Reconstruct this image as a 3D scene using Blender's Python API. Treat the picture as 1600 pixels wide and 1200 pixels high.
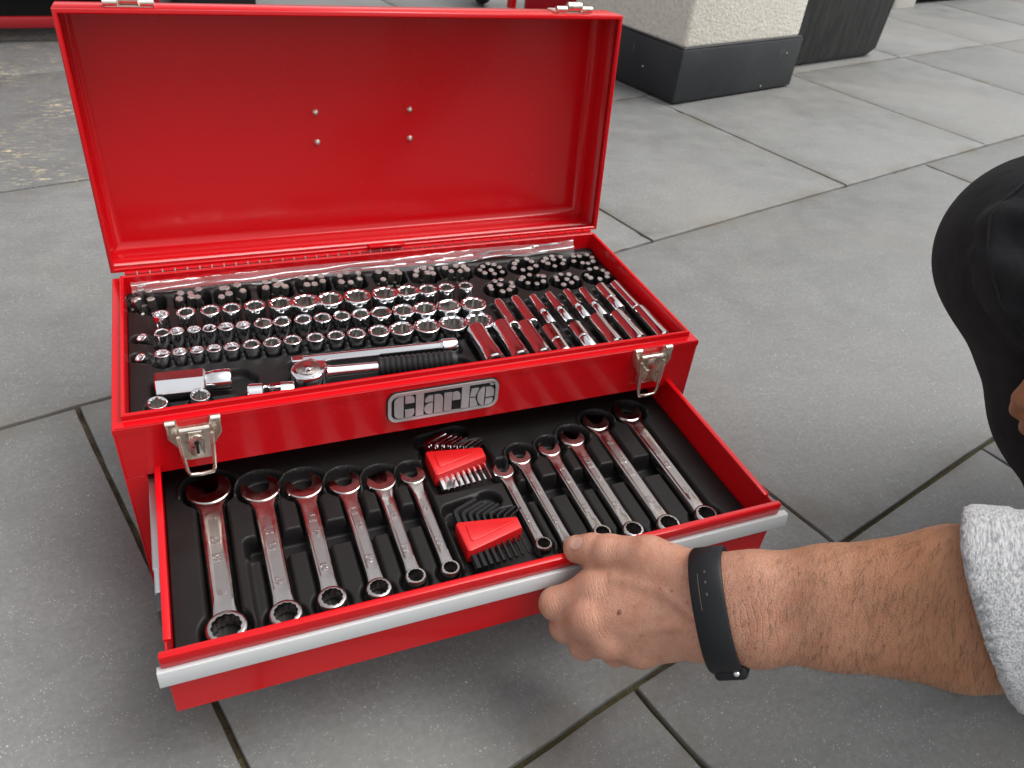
import bpy, bmesh, math, random
import numpy as np
from mathutils import Vector, Matrix
random.seed(7); np.random.seed(7)
S = bpy.context.scene
for o in list(bpy.data.objects): bpy.data.objects.remove(o)
COL = S.collection

# ------------------------------------------------------------------ camera
cam = bpy.data.cameras.new('camera'); co = bpy.data.objects.new('camera', cam); COL.objects.link(co)
cam.sensor_width = 36; cam.lens = 1232.85/1600*36; cam.dof.use_dof = True; cam.dof.focus_distance = 0.66; cam.dof.aperture_fstop = 16; cam.clip_start = 0.02; cam.clip_end = 300
RX = Vector((0.9271, -0.3625, 0.0953)); RY = Vector((-0.1487, -0.5890, -0.7944)); RZ = Vector((0.3441, 0.7223, -0.5999))
m = Matrix((RX, -RY, -RZ)).transposed().to_4x4(); m.translation = Vector((0.0815, -0.5250, 0.6269))
co.matrix_world = m
S.camera = co
# ------------------------------------------------------------------ light
SUN_EL, SUN_AZ = 62, -18      # degrees; azimuth measured from +x towards +y (where the light comes from)
w = bpy.data.worlds.new('World'); S.world = w; w.use_nodes = True
nt = w.node_tree; bgn = nt.nodes['Background']
sky = nt.nodes.new('ShaderNodeTexSky'); sky.sky_type = 'NISHITA'; sky.sun_disc = False
sky.sun_elevation = math.radians(SUN_EL); sky.sun_rotation = math.radians(90-SUN_AZ)
sky.air_density = 1.0; sky.dust_density = 4.0; sky.ozone_density = 1.0
hs = nt.nodes.new('ShaderNodeHueSaturation'); hs.inputs['Saturation'].default_value = 0.12
nt.links.new(sky.outputs[0], hs.inputs['Color']); nt.links.new(hs.outputs[0], bgn.inputs['Color'])
bgn.inputs['Strength'].default_value = 0.15
sl = bpy.data.lights.new('sun', 'SUN'); sl.energy = 1.3; sl.angle = math.radians(45); sl.color = (1, 0.96, 0.9)
so = bpy.data.objects.new('sun', sl); COL.objects.link(so)
d_ = Vector((math.cos(math.radians(SUN_EL))*math.cos(math.radians(SUN_AZ)), math.cos(math.radians(SUN_EL))*math.sin(math.radians(SUN_AZ)), math.sin(math.radians(SUN_EL))))
so.rotation_euler = d_.to_track_quat('Z', 'Y').to_euler()
so.location = d_*5
S.view_settings.view_transform = 'Standard'; S.view_settings.look = 'None'
S.view_settings.exposure = 0.58; S.view_settings.gamma = 1; S.view_settings.use_curve_mapping = False
S.render.engine = 'CYCLES'

# ------------------------------------------------------------------ materials
MATS = {}
class NB:
    def __init__(s, name):
        s.m = bpy.data.materials.new(name); s.m.use_nodes = True; s.t = s.m.node_tree
        s.b = s.t.nodes['Principled BSDF']; MATS[name] = s.m
    def n(s, ty, **kw):
        x = s.t.nodes.new(ty)
        for k, v in kw.items():
            if k in x.inputs: x.inputs[k].default_value = v
            else: setattr(x, k, v)
        return x
    def l(s, a, b): s.t.links.new(a, b)
    def set(s, **kw):
        for k, v in kw.items(): s.b.inputs[k.replace('_', ' ')].default_value = v
        return s
    def pos(s): return s.n('ShaderNodeNewGeometry').outputs['Position']
    def obj(s): return s.n('ShaderNodeTexCoord').outputs['Object']
    def noise(s, vec, scale, detail=4, rough=0.55, dist=0):
        x = s.n('ShaderNodeTexNoise'); x.inputs['Scale'].default_value = scale; x.inputs['Detail'].default_value = detail
        x.inputs['Roughness'].default_value = rough; x.inputs['Distortion'].default_value = dist
        if vec is not None: s.l(vec, x.inputs['Vector'])
        return x.outputs['Fac']
    def ramp(s, fac, stops):
        x = s.n('ShaderNodeValToRGB'); e = x.color_ramp.elements
        while len(e) < len(stops): e.new(0.5)
        for i, (p, c) in enumerate(stops):
            e[i].position = p; e[i].color = (c, c, c, 1) if not isinstance(c, tuple) else (*c, 1)
        s.l(fac, x.inputs['Fac']); return x.outputs['Color']
    def mix(s, fac, a, b, mode='MIX'):
        x = s.n('ShaderNodeMix'); x.data_type = 'RGBA'; x.blend_type = mode
        for v, i in ((fac, 0), (a, 6), (b, 7)):
            if hasattr(v, 'links'): s.l(v, x.inputs[i])
            else: x.inputs[i].default_value = v if i == 0 else (*v, 1)
        return x.outputs[2]
    def bump(s, h, strength=0.2, dist=0.001):
        x = s.n('ShaderNodeBump'); x.inputs['Strength'].default_value = strength; x.inputs['Distance'].default_value = dist
        s.l(h, x.inputs['Height']); s.l(x.outputs[0], s.b.inputs['Normal']); return x
    def scaled(s, vec, sc, rot=(0, 0, 0)):
        x = s.n('ShaderNodeMapping'); x.inputs['Scale'].default_value = sc; x.inputs['Rotation'].default_value = rot
        s.l(vec, x.inputs['Vector']); return x.outputs[0]
    def color(s, c): s.l(c, s.b.inputs['Base Color'])
    def rough(s, c): s.l(c, s.b.inputs['Roughness'])

def simple(name, col, rough=0.5, metal=0.0, **kw):
    b = NB(name); b.set(Base_Color=(*col, 1), Roughness=rough, Metallic=metal, **kw); return b
ROT = math.radians(15.1)
# glossy red enamel
b = simple('red_paint', (0.56, 0.003, 0.007), 0.3, Coat_Weight=0.26, Coat_Roughness=0.09)
b.b.inputs['Specular IOR Level'].default_value = 0.3
p = b.pos(); b.bump(b.mix(0.25, b.noise(p, 9, 2), b.noise(p, 300, 2)), 0.06, 0.004)
b.rough(b.ramp(b.noise(p, 14, 5), [(0.3, 0.16), (0.7, 0.30)]))
b = simple('red_paint_old', (0.32, 0.004, 0.012), 0.35, Coat_Weight=0.2)
b.rough(b.ramp(b.noise(b.pos(), 8, 5), [(0.3, 0.3), (0.7, 0.5)]))
# chrome
b = simple('chrome', (0.82, 0.82, 0.83), 0.1, 1.0)
p = b.pos(); b.rough(b.ramp(b.noise(p, 90, 4), [(0.3, 0.06), (0.75, 0.2)])); b.bump(b.noise(p, 700, 2), 0.03, 0.0004)
b = simple('wrench_chrome', (0.50, 0.46, 0.445), 0.12, 1.0)
p = b.pos(); b.rough(b.ramp(b.noise(p, 120, 4), [(0.3, 0.10), (0.75, 0.28)])); b.bump(b.noise(p, 260, 3), 0.05, 0.0006)
b = simple('chrome_engraved', (0.40, 0.37, 0.36), 0.3, 1.0)
p = b.obj(); v = b.scaled(p, (1, 0.5, 1)); gap_ = b.ramp(b.noise(b.scaled(p, (0, 1, 0)), 55, 1), [(0.5, 0.0), (0.54, 1.0)]); b.bump(b.mix(1.0, b.ramp(b.noise(v, 700, 1), [(0.48, 0.0), (0.56, 1.0)]), gap_, 'MULTIPLY'), 0.55, 0.0005)
b = simple('badge_chrome', (0.80, 0.80, 0.81), 0.28, 0.75)
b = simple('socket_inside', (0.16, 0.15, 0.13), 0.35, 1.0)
b = simple('steel_bit', (0.30, 0.295, 0.28), 0.4, 0.95)
b.rough(b.ramp(b.noise(b.pos(), 300, 3), [(0.3, 0.25), (0.7, 0.45)]))
b = simple('bit_tip', (0.52, 0.51, 0.49), 0.42, 0.85)
b = simple('dark_bit', (0.17, 0.165, 0.16), 0.35, 1.0)
b = simple('black_oxide', (0.025, 0.025, 0.027), 0.4, 0.6)
b = simple('nickel', (0.80, 0.75, 0.66), 0.3, 1.0)
p = b.pos(); b.rough(b.ramp(b.noise(p, 160, 4), [(0.3, 0.22), (0.7, 0.45)])); b.bump(b.noise(p, 260, 3), 0.08, 0.0008)
b = simple('zinc', (0.55, 0.56, 0.57), 0.38, 1.0)
b = simple('dark_zinc', (0.12, 0.12, 0.125), 0.4, 0.9)
# moulded black plastic
b = simple('black_tray', (0.0095, 0.0085, 0.0085), 0.45)
b.b.inputs['Specular IOR Level'].default_value = 0.28
p = b.pos(); b.bump(b.noise(p, 1500, 2), 0.18, 0.0004); b.rough(b.ramp(b.noise(p, 30, 4), [(0.3, 0.38), (0.7, 0.55)]))
b = simple('black_rubber', (0.012, 0.012, 0.013), 0.55)
b.bump(b.noise(b.pos(), 900, 2), 0.1, 0.0004)
b = simple('hole_black', (0.004, 0.004, 0.004), 0.8)
b = simple('red_plastic', (0.60, 0.010, 0.012), 0.38)
b.bump(b.noise(b.pos(), 600, 2), 0.06, 0.0004)
# satin aluminium handle with fine diamond knurl
b = simple('handle_trim', (0.50, 0.51, 0.52), 0.45, 0.0)
p = b.pos(); w1 = b.n('ShaderNodeTexWave'); w1.inputs['Scale'].default_value = 150; w1.bands_direction = 'DIAGONAL'
b.l(b.scaled(p, (1, 0.1, 1)), w1.inputs['Vector'])
w2 = b.n('ShaderNodeTexWave'); w2.inputs['Scale'].default_value = 150; w2.bands_direction = 'DIAGONAL'
b.l(b.scaled(p, (-1, 0.1, 1)), w2.inputs['Vector'])
b.bump(b.mix(0.5, w1.outputs['Color'], w2.outputs['Color']), 0.10, 0.0004)
# paving
def slab_mat(name, c1, c2, stained=False):
    b = NB(name); p = b.pos()
    big = b.noise(p, 2.2, 5, 0.6); mid = b.noise(p, 14, 6, 0.65); fine = b.noise(p, 170, 3, 0.6)
    base = b.mix(b.ramp(big, [(0.3, 0.0), (0.7, 1.0)]), c1, c2)
    base = b.mix(b.ramp(mid, [(0.35, 0.0), (0.7, 0.55)]), base, tuple(x*1.28 for x in c2))
    st = b.noise(b.scaled(p, (3, 16, 1), (0, 0, -0.6)), 5, 5, 0.7)
    base = b.mix(b.ramp(st, [(0.52, 0.0), (0.75, 0.35)]), base, tuple(x*0.72 for x in c1))
    base = b.mix(b.ramp(fine, [(0.3, 0.35), (0.62, 0.0)]), base, tuple(x*0.6 for x in c1))
    rnd = b.n('ShaderNodeObjectInfo').outputs['Random']
    base = b.mix(b.ramp(rnd, [(0.0, 0.0), (1.0, 0.22)]), base, tuple(x*0.72 for x in c1))
    vo = b.n('ShaderNodeTexVoronoi'); vo.inputs['Scale'].default_value = 330; b.l(p, vo.inputs['Vector'])
    dens = b.ramp(b.noise(p, 60, 3), [(0.42, 0.0), (0.62, 1.0)])
    sp = b.mix(1.0, b.ramp(vo.outputs['Distance'], [(0.14, 0.75), (0.26, 0.0)]), dens, 'MULTIPLY')
    vo2 = b.n('ShaderNodeTexVoronoi'); vo2.inputs['Scale'].default_value = 130; b.l(p, vo2.inputs['Vector'])
    sp2 = b.mix(1.0, b.ramp(vo2.outputs['Distance'], [(0.07, 0.85), (0.17, 0.0)]), b.ramp(b.noise(p, 23, 3), [(0.5, 0.0), (0.66, 1.0)]), 'MULTIPLY')
    base = b.mix(sp, base, tuple(min(1, x*2.1) for x in c2)); base = b.mix(sp2, base, tuple(min(1, x*2.3) for x in c2))
    if stained:
        sv = b.scaled(p, (7, 30, 1), (0, 0, 0.06))
        s1 = b.noise(sv, 3.0, 6, 0.75)
        base = b.mix(b.ramp(s1, [(0.42, 0.0), (0.66, 0.45)]), base, (0.10, 0.103, 0.105))
        s2 = b.noise(sv, 5.5, 5, 0.7, 0.4)
        amt = b.ramp(b.noise(p, 5, 3), [(0.42, 0.0), (0.6, 1.0)])
        base = b.mix(b.mix(1.0, b.ramp(s2, [(0.56, 0.0), (0.62, 1.0)]), amt, 'MULTIPLY'), base, (0.52, 0.44, 0.27))
        base = b.mix(b.ramp(b.noise(sv, 2.0, 4), [(0.55, 0.0), (0.75, 0.5)]), base, (0.12, 0.105, 0.085))
    if not stained:
        ov = b.n('ShaderNodeTexCoord').outputs['Generated']; sx_ = b.n('ShaderNodeSeparateXYZ'); b.l(ov, sx_.inputs[0]); eds = []
        for k_ in (0, 1):
            m1 = b.n('ShaderNodeMath'); m1.operation = 'SUBTRACT'; b.l(sx_.outputs[k_], m1.inputs[0]); m1.inputs[1].default_value = 0.5
            m2 = b.n('ShaderNodeMath'); m2.operation = 'ABSOLUTE'; b.l(m1.outputs[0], m2.inputs[0]); eds.append(m2.outputs[0])
        mm_ = b.n('ShaderNodeMath'); mm_.operation = 'MAXIMUM'; b.l(eds[0], mm_.inputs[0]); b.l(eds[1], mm_.inputs[1])
        grime = b.mix(1.0, b.ramp(mm_.outputs[0], [(0.44, 0.0), (0.5, 0.8)]), b.ramp(b.noise(p, 9, 5, 0.7), [(0.45, 0.0), (0.62, 1.0)]), 'MULTIPLY')
        base = b.mix(grime, base, (0.135, 0.122, 0.098))
        base = b.mix(b.ramp(b.noise(p, 1.1, 4, 0.6, 0.6), [(0.5, 0.0), (0.72, 0.55)]), base, (0.205, 0.193, 0.168))
    b.color(base); b.rough(b.ramp(mid, [(0.3, 0.5), (0.7, 0.72)]))
    hh = b.mix(0.5, fine, b.noise(p, 38, 5, 0.7)); b.bump(hh, 0.4 if stained else 0.28, 0.003 if stained else 0.0022)
    b.b.inputs['Specular IOR Level'].default_value = 0.4
slab_mat('slab_grey', (0.153, 0.155, 0.152), (0.203, 0.206, 0.201))
slab_mat('slab_riven', (0.125, 0.128, 0.126), (0.175, 0.175, 0.170), True)
b = NB('joint_dirt'); p = b.pos()
c = b.mix(b.ramp(b.noise(p, 40, 5), [(0.35, 0.0), (0.65, 1.0)]), (0.030, 0.022, 0.013), (0.095, 0.072, 0.038))
c = b.mix(b.ramp(b.noise(p, 7, 3), [(0.48, 0.0), (0.6, 0.8)]), c, (0.075, 0.068, 0.022)); b.color(c)
b.set(Roughness=0.95); b.bump(b.noise(p, 300, 4), 0.9, 0.004)
# roughcast, plinth, planter
b = NB('roughcast'); p = b.pos(); n1 = b.noise(p, 120, 4, 0.7)
c = b.mix(b.ramp(n1, [(0.36, 0.0), (0.55, 1.0)]), (0.72, 0.66, 0.55), (0.88, 0.85, 0.77))
c = b.mix(b.ramp(b.noise(p, 6, 4), [(0.4, 0.0), (0.75, 0.25)]), c, (0.58, 0.50, 0.38)); b.color(c); b.set(Roughness=0.92); b.bump(n1, 1.0, 0.006)
b = NB('plinth_paint'); p = b.pos(); c = b.mix(b.ramp(b.noise(p, 9, 6, 0.7), [(0.4, 0.0), (0.75, 0.6)]), (0.012, 0.014, 0.017), (0.034, 0.037, 0.039))
c = b.mix(b.ramp(b.noise(b.scaled(p, (6, 6, 1)), 12, 4, 0.7), [(0.66, 0.0), (0.74, 0.6)]), c, (0.22, 0.22, 0.21)); b.color(c); b.set(Roughness=0.55); b.bump(b.noise(p, 60, 4), 0.2, 0.002)
b = NB('planter_stone'); p = b.pos(); c = b.mix(b.ramp(b.noise(b.scaled(p, (9, 9, 2)), 5, 6, 0.7), [(0.4, 0.0), (0.7, 0.8)]), (0.018, 0.019, 0.019), (0.055, 0.055, 0.053)); b.color(c); b.set(Roughness=0.8); b.bump(b.noise(p, 90, 4), 0.4, 0.003)
b = simple('pale_stone', (0.42, 0.41, 0.37), 0.7); b.bump(b.noise(b.pos(), 40, 4), 0.3, 0.003)
b = simple('tyre', (0.012, 0.012, 0.012), 0.7)
b = simple('soil', (0.03, 0.02, 0.014), 0.95); b.bump(b.noise(b.pos(), 60, 5), 1.0, 0.02)
# skin
b = NB('skin'); p = b.pos()
n0 = b.noise(p, 16, 4, 0.6); n1 = b.noise(p, 85, 4, 0.65); n2 = b.noise(p, 330, 3, 0.6)
c = b.mix(b.ramp(n0, [(0.35, 0.0), (0.68, 1.0)]), (0.47, 0.245, 0.165), (0.55, 0.285, 0.20))
sx = b.n('ShaderNodeSeparateXYZ'); b.l(p, sx.inputs[0])
arm = b.n('ShaderNodeMapRange'); b.l(sx.outputs['X'], arm.inputs[0]); arm.inputs[1].default_value = 0.36; arm.inputs[2].default_value = 0.45
c = b.mix(b.mix(1.0, arm.outputs[0], (0.85, 0.85, 0.85), 'MULTIPLY'), c, (0.34, 0.155, 0.068))
c = b.mix(b.ramp(n1, [(0.42, 0.0), (0.70, 0.5)]), c, (0.40, 0.155, 0.088))
c = b.mix(b.ramp(n2, [(0.3, 0.22), (0.5, 0.0)]), c, (0.32, 0.140, 0.085))
vf = b.n('ShaderNodeTexVoronoi'); vf.inputs['Scale'].default_value = 120; b.l(p, vf.inputs['Vector'])
c = b.mix(b.mix(1.0, b.ramp(vf.outputs['Distance'], [(0.08, 0.7), (0.2, 0.0)]), b.ramp(b.noise(p, 40, 2), [(0.52, 0.0), (0.62, 1.0)]), 'MULTIPLY'), c, (0.23, 0.09, 0.045))
b.color(c)
ax = b.scaled(p, (1, 1, 1), (0, 0.4, 0.63))
wr = b.noise(b.scaled(ax, (300, 75, 75)), 1.0, 4, 0.65, 1.2)
vv = b.n('ShaderNodeTexVoronoi'); vv.feature = 'DISTANCE_TO_EDGE'; vv.inputs['Scale'].default_value = 520; b.l(p, vv.inputs['Vector'])
hgt = b.mix(0.45, wr, b.mix(0.5, b.ramp(vv.outputs['Distance'], [(0.0, 0.0), (0.25, 1.0)]), n2))
SKINB = (b, hgt, p)
b.set(Roughness=0.48, Subsurface_Weight=0.18, Subsurface_Scale=0.004)
b.b.inputs['Subsurface Radius'].default_value = (1.0, 0.35, 0.2); b.b.inputs['Specular IOR Level'].default_value = 0.42
b = simple('nail', (0.56, 0.34, 0.27), 0.3)
b = simple('mole', (0.23, 0.09, 0.05), 0.6)
b = simple('hair_dark', (0.060, 0.030, 0.016), 0.5)
b = simple('silicone', (0.008, 0.009, 0.011), 0.5)
b.b.inputs['Specular IOR Level'].default_value = 0.3; b.bump(b.noise(b.pos(), 1200, 2), 0.08, 0.0003)
b = simple('band_mark', (0.11, 0.085, 0.065), 0.5)
# grey marl jersey
b = NB('marl'); p = b.pos(); sv = b.scaled(p, (1, 1, 1), (0.3, 0.5, 0.9))
n1 = b.noise(b.scaled(sv, (900, 130, 900)), 1, 3, 0.7); n2 = b.noise(b.scaled(sv, (420, 90, 420)), 1, 3, 0.7)
c = b.mix(b.ramp(n1, [(0.36, 0.0), (0.6, 1.0)]), (0.20, 0.21, 0.225), (0.55, 0.55, 0.555)); c = b.mix(b.ramp(n2, [(0.55, 0.0), (0.72, 0.7)]), c, (0.25, 0.26, 0.28)); b.color(c)
b.set(Roughness=0.95, Sheen_Weight=0.3); b.bump(b.mix(0.5, n1, b.noise(p, 1100, 2)), 0.7, 0.0016)
b = NB('dark_twill'); p = b.pos(); n1 = b.noise(p, 18, 5, 0.6)
b.color(b.mix(b.ramp(n1, [(0.35, 0.0), (0.7, 1.0)]), (0.011, 0.0115, 0.014), (0.028, 0.0285, 0.031))); b.set(Roughness=0.85, Sheen_Weight=0.04)
b.b.inputs['Specular IOR Level'].default_value = 0.2
b.bump(b.mix(0.85, b.noise(p, 1300, 2), b.noise(b.scaled(p, (1, 1, 0.35), (0.3, 0.4, 0)), 24, 3, 0.55, 0.6)), 1.0, 0.011)
b = simple('shoe_leather', (0.02, 0.018, 0.016), 0.5)
# crumpled clear film
b = NB('clear_film'); t = b.t; tr = b.n('ShaderNodeBsdfTransparent'); mx = b.n('ShaderNodeMixShader'); gl = b.b
gl.inputs['Base Color'].default_value = (0.9, 0.9, 0.92, 1); gl.inputs['Roughness'].default_value = 0.12
fr = b.n('ShaderNodeFresnel'); fr.inputs['IOR'].default_value = 1.6
ad = b.n('ShaderNodeMath'); ad.operation = 'MULTIPLY_ADD'; b.l(fr.outputs[0], ad.inputs[0]); ad.inputs[1].default_value = 1.0; ad.inputs[2].default_value = 0.08
b.l(ad.outputs[0], mx.inputs[0]); b.l(tr.outputs[0], mx.inputs[1]); b.l(gl.outputs[0], mx.inputs[2]); b.l(mx.outputs[0], t.nodes['Material Output'].inputs['Surface'])
b.bump(b.noise(b.scaled(b.pos(), (25, 260, 330)), 1, 4), 0.6, 0.003)


def M(n): return MATS[n]
ORD = ['first', 'second', 'third', 'fourth', 'fifth', 'sixth', 'seventh', 'eighth', 'ninth', 'tenth', 'eleventh', 'twelfth', 'thirteenth', 'fourteenth', 'fifteenth', 'sixteenth', 'seventeenth', 'eighteenth']
def tag(o, label=None, cat=None, group=None, kind=None):
    if label: o['label'] = label
    if cat: o['category'] = cat
    if group: o['group'] = group
    if kind: o['kind'] = kind
    return o
def empty(name, loc=(0, 0, 0), rz=0):
    o = bpy.data.objects.new(name, None); COL.objects.link(o); o.location = loc; o.rotation_euler = (0, 0, rz); o.empty_display_size = 0.02; return o
def mobj(name, me, mats=None, parent=None, loc=None, rot=None):
    o = bpy.data.objects.new(name, me); COL.objects.link(o)
    if mats:
        for x in ([mats] if isinstance(mats, str) else mats): me.materials.append(M(x))
    if parent: o.parent = parent
    if loc is not None: o.location = loc
    if rot is not None: o.rotation_euler = rot
    return o
def finish(bm, name, smooth=None):
    bmesh.ops.recalc_face_normals(bm, faces=bm.faces)
    me = bpy.data.meshes.new(name); bm.to_mesh(me); bm.free()
    if smooth is not None:
        me.polygons.foreach_set('use_smooth', [True]*len(me.polygons))
        if smooth < 179: me.set_sharp_from_angle(angle=math.radians(smooth))
    return me
def box(bm, lo, hi, bev=0, mi=0, segs=1):
    r = bmesh.ops.create_cube(bm, size=1)
    vs = r['verts']
    for v in vs: v.co = Vector([lo[i]+(v.co[i]+0.5)*(hi[i]-lo[i]) for i in range(3)])
    fs = {f for v in vs for f in v.link_faces}
    for f in fs: f.material_index = mi
    if bev:
        es = {e for v in vs for e in v.link_edges}
        r2 = bmesh.ops.bevel(bm, geom=list(es), offset=bev, segments=segs, affect='EDGES', profile=0.5)
        for f in r2['faces']: f.material_index = mi
    return vs
def prism(bm, pts, z0, z1, mi=0, bev=0):
    a = [bm.verts.new((x, y, z0)) for x, y in pts]; c = [bm.verts.new((x, y, z1)) for x, y in pts]
    n = len(pts); fs = [bm.faces.new(a[::-1]), bm.faces.new(c)]
    for i in range(n): fs.append(bm.faces.new((a[i], a[(i+1) % n], c[(i+1) % n], c[i])))
    for f in fs: f.material_index = mi
    if bev:
        r = bmesh.ops.bevel(bm, geom=list(fs[1].edges), offset=bev, segments=2, affect='EDGES', profile=0.5)
        for f in r['faces']: f.material_index = mi
    return a+c
def lathe(bm, prof, n=24, axis='z', mi=0, o=(0, 0, 0), caps=True, starfn=None):
    rings = []
    for k, (r, h) in enumerate(prof):
        ring = []
        for i in range(n):
            a = 2*math.pi*i/n; rr = r*(starfn(i, k) if starfn else 1)
            x, y = rr*math.cos(a), rr*math.sin(a)
            co_ = (x, y, h) if axis == 'z' else ((x, h, y) if axis == 'y' else (h, x, y))
            ring.append(bm.verts.new((co_[0]+o[0], co_[1]+o[1], co_[2]+o[2])))
        rings.append(ring)
    for a, c in zip(rings, rings[1:]):
        for i in range(n):
            f = bm.faces.new((a[i], a[(i+1) % n], c[(i+1) % n], c[i])); f.material_index = mi
    if caps:
        for rg in (rings[0], rings[-1]):
            f = bm.faces.new(rg); f.material_index = mi
    return rings
def tube(bm, pts, r, n=8, mi=0, closed=False):
    pts = [Vector(q) for q in pts]; rings = []; N = len(pts)
    rr = r if isinstance(r, (list, tuple)) else [r]*N
    up = None
    for i, q in enumerate(pts):
        t = (pts[(i+1) % N if closed else min(i+1, N-1)]-pts[(i-1) % N if closed else max(i-1, 0)]).normalized()
        if up is None:
            up = Vector((0, 0, 1)) if abs(t.z) < 0.9 else Vector((1, 0, 0))
        s_ = t.cross(up).normalized(); up = s_.cross(t).normalized()
        rings.append([bm.verts.new(q+(s_*math.cos(2*math.pi*k/n)+up*math.sin(2*math.pi*k/n))*rr[i]) for k in range(n)])
    for i in range(N if closed else N-1):
        a, c = rings[i], rings[(i+1) % N]
        for k in range(n):
            f = bm.faces.new((a[k], a[(k+1) % n], c[(k+1) % n], c[k])); f.material_index = mi
    if not closed:
        for rg in (rings[0], rings[-1]):
            f = bm.faces.new(rg); f.material_index = mi
def bmn(): return bmesh.new()
def rrect(x0, y0, x1, y1, r, n=5):
    out = []
    for cx, cy, a0 in ((x1-r, y1-r, 0), (x0+r, y1-r, 90), (x0+r, y0+r, 180), (x1-r, y0+r, 270)):
        for i in range(n+1):
            a = math.radians(a0+90*i/n); out.append((cx+r*math.cos(a), cy+r*math.sin(a)))
    return out

# ------------------------------------------------------------------ ground and paving
bm = bmn(); r_ = bmesh.ops.create_grid(bm, x_segments=1, y_segments=1, size=40)
ground = mobj('ground', finish(bm, 'ground'), 'joint_dirt', loc=(0, 0, -0.007)); tag(ground, kind='structure')
paving = empty('paving', (0, 0, 0), ROT); tag(paving, kind='structure')
GAP = 0.0056
TL = [-0.307-0.637*k for k in range(4, 0, -1)]+[-0.307, 0.326, 0.971]+[0.971+0.637*k for k in range(1, 9)]
slab_cache = {}
def slab(s0, s1, t0, t1, mat):
    a, c = s1-s0-GAP, t1-t0-GAP; key = (round(a, 3), round(c, 3), mat)
    key = key+(random.randint(0, 3),)
    if key not in slab_cache:
        bm = bmn(); per = []
        for (xa, ya), (xb, yb) in (((-a/2, -c/2), (a/2, -c/2)), ((a/2, -c/2), (a/2, c/2)), ((a/2, c/2), (-a/2, c/2)), ((-a/2, c/2), (-a/2, -c/2))):
            nn = max(4, int(math.hypot(xb-xa, yb-ya)/0.022)); wob = 0
            for i in range(nn):
                t = i/nn; wob = wob*0.6+random.gauss(0, 0.00028); ch = abs(random.gauss(0, 0.0016)) if random.random() < 0.05 else 0
                L_ = math.hypot(xb-xa, yb-ya); nx_, ny_ = -(yb-ya)/L_, (xb-xa)/L_
                per.append((xa+(xb-xa)*t+nx_*(wob+ch), ya+(yb-ya)*t+ny_*(wob+ch), nx_, ny_, ch))
        rg = [[bm.verts.new((px-px*ins_*2/max(a, 0.1) if 0 else px+nx_*ins_*(1+ch*900), py+ny_*ins_*(1+ch*900), z_)) for px, py, nx_, ny_, ch in per] for ins_, z_ in ((0, -0.03), (0, -0.0018), (0.0006, -0.0006), (0.0018, 0.0))]
        for r1, r2 in zip(rg, rg[1:]):
            for i in range(len(r1)): bm.faces.new((r1[i], r1[(i+1) % len(r1)], r2[(i+1) % len(r1)], r2[i]))
        bm.faces.new(rg[-1])
        me = finish(bm, 'slab', 30); me.materials.append(M(mat)); slab_cache[key] = me
    o = mobj('slab', slab_cache[key], None, paving, ((s0+s1)/2, (t0+t1)/2, random.uniform(-0.0007, 0.0)))
    o.rotation_euler = (random.uniform(-1, 1)*0.0008, random.uniform(-1, 1)*0.0008, random.uniform(-1, 1)*0.0006)
for i in range(len(TL)-1):
    t0, t1 = TL[i], TL[i+1]
    if abs(t0-0.326) < 1e-6: js = [-2.812, -2.182, -1.552, -0.922, -0.292, 0.338, 0.968, 1.574, 2.210, 2.859, 3.49, 4.12, 4.75, 5.38, 6.01]
    elif abs(t0+0.307) < 1e-6: js = [-2.51, -1.88, -1.25, -0.62, 0.007, 0.627, 1.892, 2.52, 3.15, 3.78, 4.41, 5.04, 5.67]
    elif t0 < -0.4 and t0 > -1: js = [0.3145+0.6315*k for k in range(-4, 10)]
    elif abs(t0-0.971) < 1e-6: js = [3.474+0.63*k for k in range(-10, 6)]
    else: js = [random.uniform(0, 0.6)+0.632*k for k in range(-5, 10)]
    js = sorted(js); 
    if t0 < -0.4 and not (t0 > -1) or t0 > 1.2:
        js = [js[0]+0.632*k for k in range(len(js))]
    for s0, s1 in zip(js, js[1:]):
        riven = t0 > 0.9 and t0 < 2.1 and s0 < 0.45
        slab(s0, s1, t0, t1, 'slab_riven' if riven else 'slab_grey')

# ------------------------------------------------------------------ rendered pillar, planter, far things
def st(s, t, z=0): return (s*math.cos(ROT)-t*math.sin(ROT), s*math.sin(ROT)+t*math.cos(ROT), z)
pil = tag(empty('pillar', st(1.586, 0.880), ROT), 'cream roughcast pillar with dark grey painted plinth behind the toolbox', 'pillar')
def rough_block(bm, lo, hi, seg):
    box(bm, lo, hi, 0.012, 0, 2)
bm = bmn(); box(bm, (0, 0, 0.004), (0.502, 0.46, 0.138), 0.004, 0, 2); mobj('plinth', finish(bm, 'plinth', 40), 'plinth_paint', pil)
bm = bmn(); box(bm, (0.010, 0.010, 0.136), (0.492, 0.45, 2.6), 0.012, 0, 3); mobj('rendered_shaft', finish(bm, 'rendered_shaft', 40), 'roughcast', pil)
bm = bmn(); box(bm, (0.004, 0.003, 0.1382), (0.498, 0.457, 0.1425), 0.0015); mobj('plinth_cap', finish(bm, 'plinth_cap'), 'plinth_paint', pil)
for (x, y, z) in ((0.0, 0.13, 0.065), (0.44, 0.0, 0.10), (0.36, 0.0, 0.015)):
    bm = bmn(); bmesh.ops.create_uvsphere(bm, u_segments=8, v_segments=6, radius=0.0026); mobj('chip', finish(bm, 'chip', 180), 'pale_stone', pil, (x, y, z))
pla = tag(empty('planter', st(2.135, 1.010), ROT), 'dark stone trough planter standing behind the cream pillar', 'planter')
bm = bmn()
W0, D0, Hh = 0.62, 0.42, 0.5
lo_ = rrect(0.0, 0.0, W0, D0, 0.035); hi_ = rrect(-0.02, -0.008, W0+0.035, D0+0.03, 0.035)
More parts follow.
